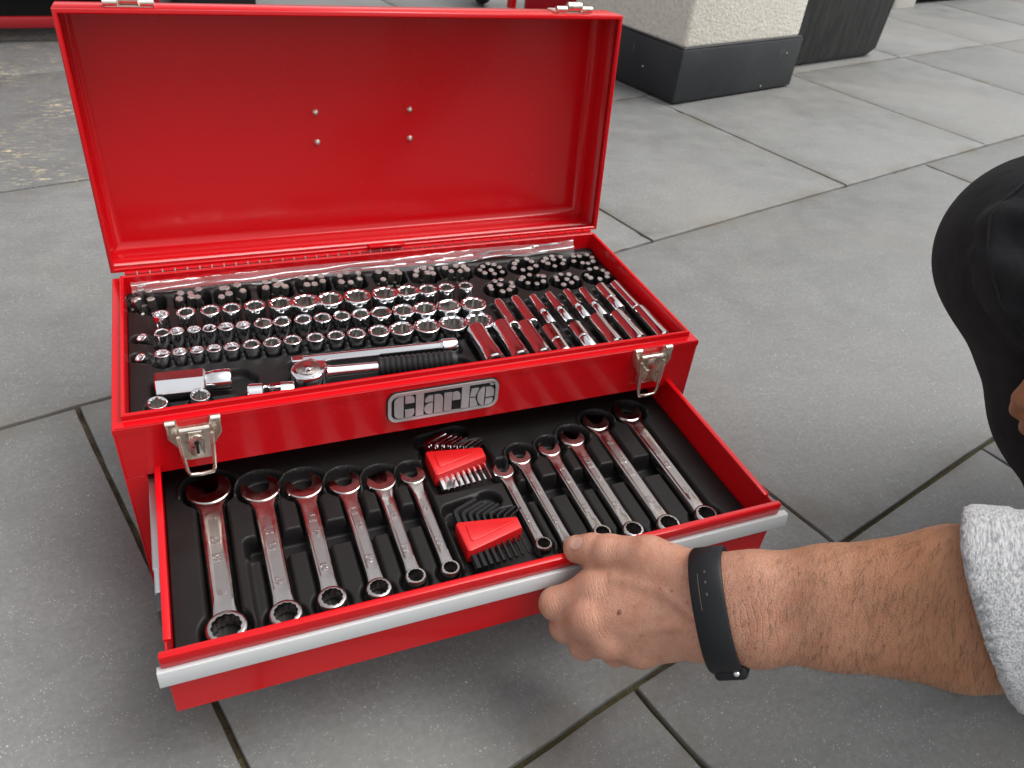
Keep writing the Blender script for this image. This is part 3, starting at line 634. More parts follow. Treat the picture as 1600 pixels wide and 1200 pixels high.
# drawer insert
WR = [(0.0605, -0.001, -0.146, 'L'), (0.102, -0.011, -0.146, 'L'), (0.1365, -0.017, -0.142, 'L'), (0.172, -0.023, -0.143, 'L'), (0.202, -0.028, -0.140, 'L'), (0.2305, -0.029, -0.140, 'L'),
      (0.3125, -0.045, -0.138, 'R'), (0.3345, -0.032, -0.146, 'R'), (0.366, -0.029, -0.141, 'R'), (0.3935, -0.021, -0.146, 'R'), (0.427, -0.006, -0.149, 'R'), (0.466, -0.001, -0.149, 'R')]
JR = [0.0187, 0.0170, 0.0163, 0.0146, 0.0134, 0.0116, 0.0100, 0.0108, 0.0112, 0.0124, 0.0136, 0.0146]   # jaw radius
RR = [0.0148, 0.0121, 0.0111, 0.0100, 0.0086, 0.0080, 0.0075, 0.0079, 0.0084, 0.0096, 0.0108, 0.0108]   # ring radius
SW = [0.0092, 0.0080, 0.0070, 0.0064, 0.0059, 0.0054, 0.0046, 0.0050, 0.0054, 0.0060, 0.0070, 0.0072]   # half width of shaft
WS = [1.0, 0.90, 0.80, 0.70, 0.60, 0.54, 0.48, 0.54, 0.62, 0.72, 0.84, 0.95]   # head scale
IZ = 0.1300
xs = np.arange(DX0+0.0022, DX1-0.0021, 0.0011); ys = np.arange(DY0+0.0035, DY1-0.002, 0.0011)
X, Y = np.meshgrid(xs, ys, indexing='ij'); Z = np.full(X.shape, IZ)
wav = 0.0004*np.sin(X*60)*np.sin(Y*50)
Z = Z+wav
for x0, x1 in ((0.082, 0.238), (0.318, 0.476)):
    Z = pocket(Z, sd_box(X, Y, x0, -0.0855, x1, -0.0655, 0.004), 0.1120, 0.004)            # finger trough
    Z = pocket(Z, sd_box(X, Y, x0, -0.160, x1, -0.085, 0.006), IZ-0.0052, 0.005)           # lower pads
for (x, ya, yb, _), jr, rr_, sw in zip(WR, JR, RR, SW):
    Z = pocket(Z, np.hypot((X-x)/1.06, Y-ya)-(jr+0.0022), 0.1190, 0.004)
    Z = pocket(Z, np.hypot(X-x, Y-yb)-(rr_+0.0032), 0.1190, 0.004)
    Z = pocket(Z, sd_cap(X, Y, x, ya, x, yb, sw+0.0024), 0.1190, 0.0035)
    # moulded step round the jaw
    Z = raise_(Z, np.abs(np.hypot((X-x)/1.06, Y-ya)-(jr+0.0042))-0.0010+np.where(Y > ya-0.004, 0, 0.01), IZ+0.0030, 0.0022)
for kx, ky in ((0.274, -0.020), (0.274, -0.112)):
    Z = pocket(Z, sd_box(X, Y, kx-0.031, ky-0.039, kx+0.033, ky+0.020, 0.005), 0.1195, 0.004)
    Z = pocket(Z, sd_cap(X, Y, kx-0.022, ky+0.028, kx+0.012, ky+0.034, 0.010), 0.1195, 0.004)
Z = raise_(Z, sd_cap(X, Y, 0.262, -0.0655, 0.276, -0.0655, 0.006), IZ-0.001, 0.004)
ins = mobj('wrench_tray', field_mesh('wrench_tray', xs, ys, Z, DZ0+0.0055), 'black_tray')
tag(ins, 'black moulded plastic tray holding the wrenches in the open drawer', 'tool tray')

# ------------------------------------------------------------------ sockets
def socket_mesh(r, h, points=12, depth=0.011):
    bm = bmn(); n = 24; ri = r*0.76
    st_ = (lambda i, k: 1.0)
    out = lathe(bm, [(r*0.90, -0.020), (r*0.90, 0.35*h-0.004), (r*0.985, 0.50*h-0.003), (r, h-0.0012), (r*0.985, h-0.0004), (r*0.93, h)], n, caps=False)
    if points == 12: star = lambda i: 1.0 if i % 2 == 0 else 0.86
    else: star = lambda i: [1.0, 0.93, 0.88, 0.93][i % 4]
    rings = [out[-1]]
    for rr, z in ((0.86, h-0.0001), (0.76, h-0.0010), (0.745, h-depth)):
        ring = []
        for i in range(n):
            a_ = 2*math.pi*(i+0.5)/n; q = r*rr*(star(i) if rr < 0.89 else 1)
            ring.append(bm.verts.new((q*math.cos(a_), q*math.sin(a_), z)))
        rings.append(ring)
    for k, (a_, c_) in enumerate(zip(rings, rings[1:])):
        for i in range(n):
            f = bm.faces.new((a_[i], a_[(i+1) % n], c_[(i+1) % n], c_[i])); f.material_index = 0
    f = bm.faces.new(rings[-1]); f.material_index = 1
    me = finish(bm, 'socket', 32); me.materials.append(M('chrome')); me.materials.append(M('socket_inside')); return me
for nm, (lst, yy, hh, tall) in ROWS.items():
    for i, (x, r) in enumerate(lst):
        o = mobj('socket', socket_mesh(r*1.12, hh, 12 if nm != 'middle' or i % 3 else 6), None, None, (x, rowy(*yy, x), TZ-0.001))
        o.rotation_euler = (random.uniform(-0.03, 0.03), random.uniform(-0.03, 0.03), random.uniform(0, 1))
        pos = f'{ORD[i]} from the left' if i < len(lst)-1 else 'the last on the right'
        tag(o, f'{tall} chrome socket standing in the {nm} socket row, {pos}', 'socket', f'chrome sockets in the {nm} row of the top tray')
for i, (x, y) in enumerate(((0.0319, 0.0345), (0.065, 0.0365))):
    o = mobj('socket', socket_mesh(0.0078, 0.0075), None, None, (x, y, TZ)); o.rotation_euler = (0.1, 0.05, 0.4)
    tag(o, ['small chrome socket half hidden behind the front rim above the keyed latch', 'small chrome socket in front of the large plug socket by the front rim'][i], 'socket')
for i, (x, y, z) in enumerate(((0.0225, 0.1405, 0.1985), (0.0205, 0.111, 0.197))):
    o = mobj('socket', socket_mesh(0.0050, 0.010), None, None, (x+0.004, y, z-0.0085)); o.rotation_euler = (0.1, -0.45, 0)
    tag(o, ['tiny chrome socket tipped over at the left end of the middle row', 'tiny chrome socket tipped over at the left end of the front row'][i], 'socket')

# lying deep sockets
def lying(x, y0, y1, r, kind):
    Lh = (y0-y1); bm = bmn()
    if kind == 'ring': pr = [(r*0.7, 0), (r*0.78, 0.0008), (r*0.78, Lh*0.40), (r*1.12, Lh*0.405), (r*1.12, Lh*0.465), (r*0.92, Lh*0.47), (r*0.92, Lh-0.001), (r*0.82, Lh)]
    elif kind == 'neck': pr = [(r*0.82, 0), (r*0.90, 0.001), (r*0.90, Lh*0.42), (r*0.84, Lh*0.425), (r*0.84, Lh*0.45), (r, Lh*0.455), (r, Lh-0.001), (r*0.86, Lh)]
    else: pr = [(r*0.86, 0), (r, 0.001), (r, Lh*0.30), (r*0.97, Lh*0.32), (r*0.97, Lh*0.9), (r*0.92, Lh-0.001), (r*0.8, Lh)]
    rings = lathe(bm, pr, 24, 'y', caps=False)
    # open mouth at the near end, square drive at the far end
    for rg, yy in ((rings[0], 0.0), (rings[-1], Lh)):
        s_ = 1 if yy == 0 else -1
        inn = [bm.verts.new((v.co.x*0.8, yy+s_*0.0002, v.co.z*0.8)) for v in rg]; bot = [bm.verts.new((v.co.x*0.78, yy+s_*0.008, v.co.z*0.78)) for v in rg]
        for a_, c_, mi in ((rg, inn, 0), (inn, bot, 0)):
            for i in range(len(rg)): bm.faces.new((a_[i], a_[(i+1) % len(rg)], c_[(i+1) % len(rg)], c_[i]))
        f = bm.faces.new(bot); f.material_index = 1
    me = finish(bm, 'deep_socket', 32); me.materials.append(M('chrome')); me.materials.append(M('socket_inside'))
    o = mobj('deep_socket', me, None, None, (x, y1, TZ+r*0.42)); o.rotation_euler = (0, random.uniform(0, 6), random.uniform(-0.012, 0.012)); return o
kd = ['plain', 'plain', 'ring', 'ring', 'ring', 'ring', 'neck', 'plain']; wd = {'plain': 'plain', 'ring': 'collared', 'neck': 'necked'}
for i, (x, y0, y1, r) in enumerate(DL):
    tag(lying(x, y0, y1, r, kd[i]), f'{wd[kd[i]]} slim chrome deep socket lying in the back row, {ORD[i]} from the left', 'deep socket', 'deep sockets lying in the back row')
ke = ['plain', 'plain', 'plain', 'neck', 'neck', 'plain', 'plain', 'plain']
for i, (x, y0, y1, r) in enumerate(EL):
    tag(lying(x, y0, y1, r, ke[i]), f'{"thick" if i < 3 else "medium"} chrome deep socket lying along the front rim, {ORD[i]} from the left', 'deep socket', 'deep sockets lying along the front rim')

# ------------------------------------------------------------------ bits
def bit_mesh(name, r, prof, mats, tipmat=1):
    bm = bmn(); lathe(bm, prof, 6)
    for f in bm.faces:
        if f.calc_center_median().z > prof[-2][1]-1e-5: f.material_index = tipmat
    me = finish(bm, name, 20)
    for q in mats: me.materials.append(M(q))
    return me
BITA = bit_mesh('bit', 0.003, [(0.0036, 0), (0.0036, 0.014), (0.0024, 0.0155), (0.0024, 0.019), (0.0037, 0.0205), (0.0037, 0.0290), (0.0030, 0.0302)], ('steel_bit', 'bit_tip'))
BITB = bit_mesh('bit', 0.003, [(0.0038, 0), (0.0038, 0.0245), (0.0031, 0.0256)], ('dark_bit', 'bit_tip'))
for ci, (cx, cy) in enumerate(KX):
    for k in range(6):
        ox = (k % 3-1)*0.0088-0.0025+random.uniform(-0.0007, 0.0007); oy = (k//3-0.5)*0.0105+0.002+random.uniform(-0.0007, 0.0007)
        o = mobj('bit', BITA, None, None, (cx+ox, cy+oy, 0.1735)); tl = 0.30 if ci == 0 else 0.10
        o.rotation_euler = (random.uniform(-0.06, 0.06)+(0.12 if ci else -0.15), random.uniform(-tl, tl), random.uniform(0, 1)); s_ = random.uniform(0.92, 1.12); o.scale = (s_, s_, random.uniform(0.9, 1.08))
        tag(o, f'dark steel screwdriver bit in the {ORD[ci]} bit pocket from the left along the hinge', 'bit', f'bits in the {ORD[ci]} hinge side pocket')
for ci, (cx, cy) in enumerate(RC):
    row = 'rear' if ci < 4 else 'second'; num = ci % 4
    for k in range(9):
        if k == 8: ox, oy = 0, 0
        else: a_ = 2*math.pi*k/8+0.3*ci; ox, oy = 0.0118*math.cos(a_)*1.08, 0.0108*math.sin(a_)
        if k == 8 and ci % 2: continue
        o = mobj('bit', BITB, None, None, (cx+ox+random.uniform(-0.0008, 0.0008), cy+oy+random.uniform(-0.0008, 0.0008), 0.1745+random.uniform(-0.001, 0.001)))
        o.rotation_euler = (random.uniform(-0.08, 0.08), random.uniform(-0.08, 0.08), random.uniform(0, 1)); s_ = random.uniform(0.8, 1.0); o.scale = (s_, s_, random.uniform(0.94, 1.0))
        tag(o, f'hex steel bit in the {ORD[num]} round pocket of the {row} row at the right', 'bit', f'bits in the {ORD[num]} round pocket of the {row} row')

# ------------------------------------------------------------------ extension bar, ratchet, plug socket, joint
ex = tag(empty('extension_bar', (0.1476, 0.0675, TZ+0.0045), math.atan2(0.0625-0.0705, 0.2969-0.1476)), 'chrome extension bar lying behind the ratchet in the top tray', 'extension bar')
bm = bmn(); lathe(bm, [(0.0040, 0.006), (0.0052, 0.0075), (0.0052, 0.132), (0.0062, 0.1345)], 20, 'x'); mobj('shaft', finish(bm, 'shaft', 40), 'chrome', ex)
bm = bmn(); lathe(bm, [(0.0056, 0.134), (0.0074, 0.1355), (0.0074, 0.148), (0.0066, 0.1495)], 20, 'x'); mobj('socket_end', finish(bm, 'socket_end', 40), 'chrome', ex)
bm = bmn(); box(bm, (-0.003, -0.0042, -0.0042), (0.0085, 0.0042, 0.0042), 0.0008); mobj('drive_square', finish(bm, 'drive_square'), 'chrome', ex)
ra = tag(empty('ratchet', (0.1555, 0.0462, TZ+0.003), math.atan2(0.0365-0.0462, 0.2844-0.1555)), 'chrome ratchet with ribbed black grip lying along the front rim', 'ratchet')
bm = bmn(); pts = [(0.0150*math.cos(a_)*(1.0 if math.cos(a_) < 0.3 else 1.25), 0.0150*math.sin(a_)*(1.0 if math.cos(a_) < 0.7 else 0.75)) for a_ in np.linspace(0, 2*math.pi, 28, endpoint=False)]
prism(bm, pts, -0.006, 0.0085, 0, 0.0028); hd = mobj('head', finish(bm, 'head', 45), 'chrome', ra)
bm = bmn(); lathe(bm, [(0.0105, 0.0084), (0.0105, 0.0098), (0.0092, 0.0104)], 24); mobj('head_plate', finish(bm, 'head_plate', 40), 'chrome_engraved', hd)
bm = bmn(); prism(bm, rrect(-0.003, -0.008, 0.003, 0.004, 0.0022), 0.0103, 0.0128, 0, 0.0008); mobj('direction_lever', finish(bm, 'direction_lever', 40), 'chrome', hd)
bm = bmn(); lathe(bm, [(0.0068, 0.0145), (0.0056, 0.022), (0.0052, 0.064)], 18, 'x', o=(0, 0, 0.002)); mobj('shank', finish(bm, 'shank', 40), 'chrome', ra)
bm = bmn(); pr = [(0.0062, 0.061)]
for k in range(13): pr += [(0.0088, 0.0625+k*0.0050), (0.0092, 0.0645+k*0.0050), (0.0074, 0.0662+k*0.0050)]
pr += [(0.0090, 0.129), (0.0076, 0.1335)]
lathe(bm, pr, 20, 'x', o=(0, 0, 0.002)); mobj('grip', finish(bm, 'grip', 40), 'black_rubber', ra)
ps = tag(empty('plug_socket', (0.0318, 0.060, TZ+0.004), math.atan2(-0.004, 0.06)), 'large chrome spark plug socket lying at the left front of the top tray', 'plug socket')
bm = bmn(); lathe(bm, [(0.0100, 0), (0.0118, 0.0012), (0.0118, 0.0385), (0.0100, 0.0400)], 6, 'x'); mobj('hex_barrel', finish(bm, 'hex_barrel', 20), 'chrome', ps)
bm = bmn(); lathe(bm, [(0.0088, 0.0398), (0.0088, 0.044), (0.0098, 0.046), (0.0098, 0.0595), (0.0090, 0.0605)], 24, 'x'); mobj('drive_neck', finish(bm, 'drive_neck', 40), 'chrome', ps)
uj = tag(empty('universal_joint', (0.112, 0.0315, TZ+0.003), -0.12), 'chrome universal joint peeping over the front rim left of the ratchet', 'universal joint')
bm = bmn(); lathe(bm, [(0.0080, -0.009), (0.0090, -0.008), (0.0090, 0.003), (0.0075, 0.004)], 20, 'x'); box(bm, (0.003, -0.0085, -0.0035), (0.014, -0.0045, 0.0035), 0.001); box(bm, (0.003, 0.0045, -0.0035), (0.014, 0.0085, 0.0035), 0.001); mobj('yoke', finish(bm, 'yoke', 40), 'chrome', uj)
bm = bmn(); tube(bm, [(0.011, -0.0095, 0), (0.011, 0.0095, 0)], 0.0026, 10); tube(bm, [(0.011, 0, -0.008), (0.011, 0, 0.008)], 0.0026, 10); mobj('cross_pin', finish(bm, 'cross_pin', 40), 'steel_bit', uj)
bm = bmn(); lathe(bm, [(0.0075, 0.017), (0.0088, 0.018), (0.0088, 0.028), (0.008, 0.029)], 20, 'x'); box(bm, (0.008, -0.0035, 0.0045), (0.019, 0.0035, 0.0085), 0.001); box(bm, (0.008, -0.0035, -0.0085), (0.019, 0.0035, -0.0045), 0.001); mobj('drive_yoke', finish(bm, 'drive_yoke', 40), 'chrome', uj)

# torn clear film along the hinge
bm = bmn(); nx, nv = 140, 9; g = []
rs = np.random.RandomState(3); ph = rs.uniform(0, 6, 8)
for i in range(nx):
    u = i/(nx-1); x = 0.016+u*0.478; row = []
    edge = 0.0022*math.sin(u*17+ph[0])+0.0016*math.sin(u*41+ph[1])
    for j in range(nv):
        t = j/(nv-1)
        y = 0.2232-t*(0.0070+edge)+0.0009*math.sin(t*11+u*9+ph[2])
        z = 0.2085-0.0105*t+0.0013*math.sin(t*13+u*14+ph[3])+0.0010*math.sin(u*43+t*6+ph[4])*t+0.0006*math.sin(u*130+t*17+ph[5])*(0.3+max(0, math.sin(u*12)))
        if u > 0.93: z += (u-0.93)*0.05*(1-t)
        row.append(bm.verts.new((x, y, z)))
    g.append(row)
for i in range(nx-1):
    for j in range(nv-1): bm.faces.new((g[i][j], g[i+1][j], g[i+1][j+1], g[i][j+1]))
fo = mobj('plastic_film', finish(bm, 'plastic_film', 180), 'clear_film'); tag(fo, 'crumpled strip of clear plastic film along the hinge side of the tray', 'plastic film')

# ------------------------------------------------------------------ wrenches
def wrench(x, ya, yb, s, side, k):
    e = empty('wrench', (x, yb, 0.1205)); Lw = ya-yb
    # open jaw (turned 15 degrees)
    R = JR[k]; g_ = R*0.53; ang = math.radians(15 if side == 'L' else -15)
    pts = []
    for i in range(0, 25):
        a_ = math.radians(128+i*(412-128)/24); rr = R*(1.0 if not (180 < (128+i*284/24) < 360) else 1.0)
        pts.append((rr*math.cos(a_), rr*math.sin(a_)))
    # mouth
    pts += [(g_+0.0006, R*0.70), (g_, R*0.45), (g_, -R*0.12), (g_*0.5, -R*0.42), (-g_*0.5, -R*0.42), (-g_, -R*0.12), (-g_, R*0.45), (-g_-0.0006, R*0.70)]
    ca, sa = math.cos(ang), math.sin(ang)
    pts = [(px*ca-py*sa, Lw+px*sa+py*ca) for px, py in pts]
    th = 0.0085*(0.55+0.45*s)
    bm = bmn(); prism(bm, pts, 0, th+0.0012, 0, 0.0015*s+0.0003); mobj('open_jaw', finish(bm, 'open_jaw', 12), 'wrench_chrome', e)
    # shaft: bevelled bar with recessed panel
    wa, wb = SW[k]*1.1, SW[k]*0.98; y0, y1 = RR[k]*0.8, Lw-R*0.72
    bm = bmn(); hh_ = th*0.95; secs = []
    for yy, ww, rc in ((y0, wb*1.12, 0), (y0+0.010, wb, 0), (y0+0.016, wb, 1), (y1-0.016, wa, 1), (y1-0.010, wa, 0), (y1, wa*1.45, 0)):
        secs.append([bm.verts.new((fx*ww, yy, 0.0007+hh_*(fz if not rc or abs(fx) > 0.55 else fz-0.10))) for fx, fz in ((-1, 0), (-1, 0.60), (-0.84, 0.93), (-0.68, 1.0), (-0.5, 1.0), (0.5, 1.0), (0.68, 1.0), (0.84, 0.93), (1, 0.60), (1, 0))])
    for a_, c_ in zip(secs, secs[1:]):
        for i in range(10): bm.faces.new((a_[i], a_[(i+1) % 10], c_[(i+1) % 10], c_[i]))
    bm.faces.new(secs[0]); bm.faces.new(secs[-1])
    sh = mobj('shaft', finish(bm, 'shaft', 28), 'wrench_chrome', e)
    bm = bmn(); pw = min(wa, wb)*0.40
    prism(bm, rrect(-pw, y0+0.02, pw, y1-0.020, pw*0.9), 0.0007+hh_*0.9-0.0002, 0.0007+hh_*0.9+0.0003); mobj('stamped_panel', finish(bm, 'stamped_panel', 40), 'chrome_engraved', sh)
    # ring
    bm = bmn(); ro = RR[k]; n = 48
    def ring(r, z, star=False): return [bm.verts.new((r*(1-(0.09 if star and i % 4 == 2 else 0)-(0.035 if star and i % 2 else 0))*math.cos(2*math.pi*i/n), r*(1-(0.09 if star and i % 4 == 2 else 0)-(0.035 if star and i % 2 else 0))*math.sin(2*math.pi*i/n), z)) for i in range(n)]
    tz = th+0.0035
    rr_ = [ring(ro*0.92, -0.0005), ring(ro, 0.001), ring(ro, tz-0.0022), ring(ro*0.95, tz-0.0007), ring(ro*0.86, tz), ring(ro*0.74, tz, True), ring(ro*0.72, tz-0.0008, True), ring(ro*0.72, -0.0005, True)]
    rr_.append(rr_[0])
    for a_, c_ in zip(rr_, rr_[1:]):
        for i in range(n): bm.faces.new((a_[i], a_[(i+1) % n], c_[(i+1) % n], c_[i]))
    mobj('ring_end', finish(bm, 'ring_end', 40), 'wrench_chrome', e)
    e.rotation_euler = (0.008, 0, random.uniform(-0.01, 0.01)); return e
ln = ['largest chrome wrench, nearest the left wall of the open drawer', 'second largest chrome wrench in the left half of the drawer', 'third chrome wrench from the left in the drawer', 'fourth chrome wrench from the left in the drawer',
      'fifth chrome wrench from the left in the drawer', 'chrome wrench just left of the red hex key holders', 'smallest chrome wrench, just right of the red hex key holders', 'chrome wrench whose ring end meets the thumb', 'third chrome wrench to the right of the hex keys',
      'third chrome wrench from the right wall of the drawer', 'second chrome wrench from the right wall of the drawer', 'rightmost chrome wrench, beside the right wall of the drawer']
for i, ((x, ya, yb, side), s) in enumerate(zip(WR, WS)):
    tag(wrench(x, ya, yb, s, side, i), ln[i], 'wrench', 'combination wrenches in the open drawer')

# ------------------------------------------------------------------ hex key sets
def hexset(cx, cy, keymat, lab):
    e = tag(empty('hex_key_set', (cx, cy, 0.1205)), lab, 'hex key set', 'hex key sets in the open drawer')
    z0, z1 = 0.001, 0.0150
    bm = bmn(); pts = [(-0.0255, -0.0195), (-0.0225, -0.0205), (0.0265, -0.0085), (0.0270, 0.0035), (0.0245, 0.0052), (-0.0240, 0.0125), (-0.0262, 0.0105)]
    prism(bm, pts, z0, z1, 0, 0.0018); hol = mobj('holder', finish(bm, 'holder', 40), 'red_plastic', e)
    bm = bmn(); pts2 = [(-0.019, 0.0060), (0.020, 0.0008), (0.021, -0.001), (-0.018, -0.0115), (-0.020, -0.010)]
    prism(bm, pts2[::-1], z1-0.0002, z1+0.0007, 0, 0.0005); mobj('raised_panel', finish(bm, 'raised_panel', 40), 'red_plastic', hol)
    for k in range(9):
        f_ = k/8; r = 0.0031*(1-f_)+0.0009*f_; xk = -0.0215+0.0455*f_+0.001
        top = 0.0285-0.0135*f_+(0.002 if k == 0 else 0); arm = 0.022-0.010*f_; bot = -0.0345+0.006*f_
        zk = 0.0070-0.001*f_
        q = [(xk, bot, zk), (xk, top-0.004, zk), (xk+0.0008, top-0.0012, zk), (xk+0.0035, top+0.0006, zk), (xk+arm, top+0.0070-0.002*f_, zk+0.0012)]
        bm = bmn(); tube(bm, q, r, 6); mobj('hex_key', finish(bm, 'hex_key', 25), keymat, e)
hexset(0.2735, -0.0215, 'chrome', 'red holder with bright steel hex keys, nearer the toolbox')
hexset(0.2730, -0.1125, 'black_oxide', 'red holder with black hex keys, nearer the drawer front')

# ------------------------------------------------------------------ person (arm and hand on the drawer, knee at the right)
def smin(a, c, k):
    h = np.clip(0.5+0.5*(c-a)/k, 0, 1); return c*(1-h)+a*h-k*h*(1-h)
def rcone(P, a, c, ra, rb):
    a = np.asarray(a, np.float32); c = np.asarray(c, np.float32); d = c-a; t = np.clip(((P-a)@d)/(d@d+1e-12), 0, 1)
    return np.sqrt((((P-a)-t[..., None]*d)**2).sum(-1))-(ra+(rb-ra)*t)
def ell(P, c, r, axes):
    q = (P-np.asarray(c, np.float32))@np.asarray(axes, np.float32).T/np.asarray(r, np.float32); k = np.sqrt((q**2).sum(-1)); return (k-1)*min(r)
def chain(P, pts, rad, k):
    d = None
    for i in range(len(pts)-1):
        e = rcone(P, pts[i], pts[i+1], rad[i], rad[i+1]); d = e if d is None else smin(d, e, k)
    return d
def nets(fn, lo, hi, h):
    lo = np.array(lo, np.float32); hi = np.array(hi, np.float32)
    n = np.ceil((hi-lo)/h).astype(int)+1
    ax = [lo[i]+np.arange(n[i], dtype=np.float32)*h for i in range(3)]
    Vv = np.empty(n, np.float32)
    for s in range(0, n[0], 24):
        Xg = np.stack(np.meshgrid(ax[0][s:s+24], ax[1], ax[2], indexing='ij'), -1); Vv[s:s+24] = fn(Xg)
    ins_ = Vv < 0
    c8 = [(i, j, k) for i in (0, 1) for j in (0, 1) for k in (0, 1)]
    sl3 = lambda A, o: A[o[0]:n[0]-1+o[0], o[1]:n[1]-1+o[1], o[2]:n[2]-1+o[2]]
    cnt = sum(sl3(ins_, o).astype(np.int8) for o in c8); act = np.argwhere((cnt > 0) & (cnt < 8))
    idx = -np.ones(n-1, int); idx[tuple(act.T)] = np.arange(len(act))
    acc = np.zeros((len(act), 3)); num = np.zeros(len(act))
    for a_ in c8:
        for d in range(3):
            if a_[d]: continue
            c_ = list(a_); c_[d] = 1
            va = Vv[tuple((act+a_).T)]; vb = Vv[tuple((act+c_).T)]; mk = (va < 0) != (vb < 0)
            t = np.where(mk, va/(va-vb+1e-20), 0); q = np.repeat(np.array([a_], float), len(act), 0); q[:, d] += t
            acc += np.where(mk[:, None], q, 0); num += mk
    vt = lo+(act+acc/num[:, None])*h
    quads = []
    for d in range(3):
        e1, e2 = [(1, 2), (2, 0), (0, 1)][d]
        off = np.zeros(3, int); off[d] = 1
        A0 = ins_[:n[0]-off[0], :n[1]-off[1], :n[2]-off[2]]; A1 = ins_[off[0]:, off[1]:, off[2]:]
        ed = np.argwhere(A0 != A1)
        ok = (ed[:, e1] > 0) & (ed[:, e2] > 0) & (ed[:, e1] < n[e1]-1) & (ed[:, e2] < n[e2]-1); ed = ed[ok]
        u1 = np.zeros(3, int); u1[e1] = 1; u2 = np.zeros(3, int); u2[e2] = 1
        q = np.stack([idx[tuple((ed-u1-u2).T)], idx[tuple((ed-u2).T)], idx[tuple(ed.T)], idx[tuple((ed-u1).T)]], -1)
        fl_ = ~ins_[tuple(ed.T)]; q[fl_] = q[fl_][:, ::-1]; quads.append(q)
    quads = np.concatenate(quads); quads = quads[(quads >= 0).all(1)]
    for _ in range(3):
        f0 = fn(vt.astype(np.float32)); e = 4e-4
        gr = np.stack([(fn((vt+np.eye(3)[i]*e).astype(np.float32))-f0)/e for i in range(3)], -1)
        gl_ = (gr**2).sum(-1, keepdims=True); step = (f0[:, None]*gr/np.maximum(gl_, 0.05)); vt = vt-np.clip(step, -h, h)*0.8
    return vt, quads
def to_mesh(name, vt, q):
    me = bpy.data.meshes.new(name); me.from_pydata(vt.tolist(), [], q.tolist()); me.update()
    me.polygons.foreach_set('use_smooth', [True]*len(me.polygons)); return me
CAMP = np.array((0.0815, -0.5250, 0.6269))
RM = np.array([RX[:], RY[:], RZ[:]])
def at(u, v, d):          # a point of the arm as measured: picture column, row and distance
    return CAMP+d*(RM.T@np.array([(u-800)/1232.85, (v-600)/1232.85, 1.0]))
iU, iR, iF = -RM[1], RM[0], RM[2]                     # up, right and away as the viewer sees the hand
Wc = at(1112, 950, 0.540); W2 = at(1180, 950, 0.528); F1 = at(1300, 948, 0.512); F2 = at(1500, 951, 0.482)
axd = (F2-Wc)/np.linalg.norm(F2-Wc); EL_ = Wc+axd*0.275
wv = iU-axd*(iU@axd); wv /= np.linalg.norm(wv); tv = np.cross(axd, wv)   # width direction and thickness direction
P_ = dict(tt=at(902, 858, 0.605), t1=at(926, 860, 0.597), tip=at(952, 864, 0.588), tm=at(1014, 872, 0.570), tc=at(1086, 912, 0.551),
          im=at(934, 921, 0.586), ip=at(868, 943, 0.599), mm=at(922, 966, 0.577), rm=at(950, 997, 0.575), pm=at(1000, 1013, 0.573),
          ip2=at(880, 950, 0.618), ip3=at(905, 955, 0.630), mp=at(884, 978, 0.603), mp2=at(905, 985, 0.628), mp3=at(930, 975, 0.640),
          rp=at(912, 1006, 0.605), rp2=at(935, 1005, 0.630), rp3=at(955, 990, 0.640), pp=at(962, 1018, 0.602), pp2=at(985, 1010, 0.622), pp3=at(1000, 995, 0.632))
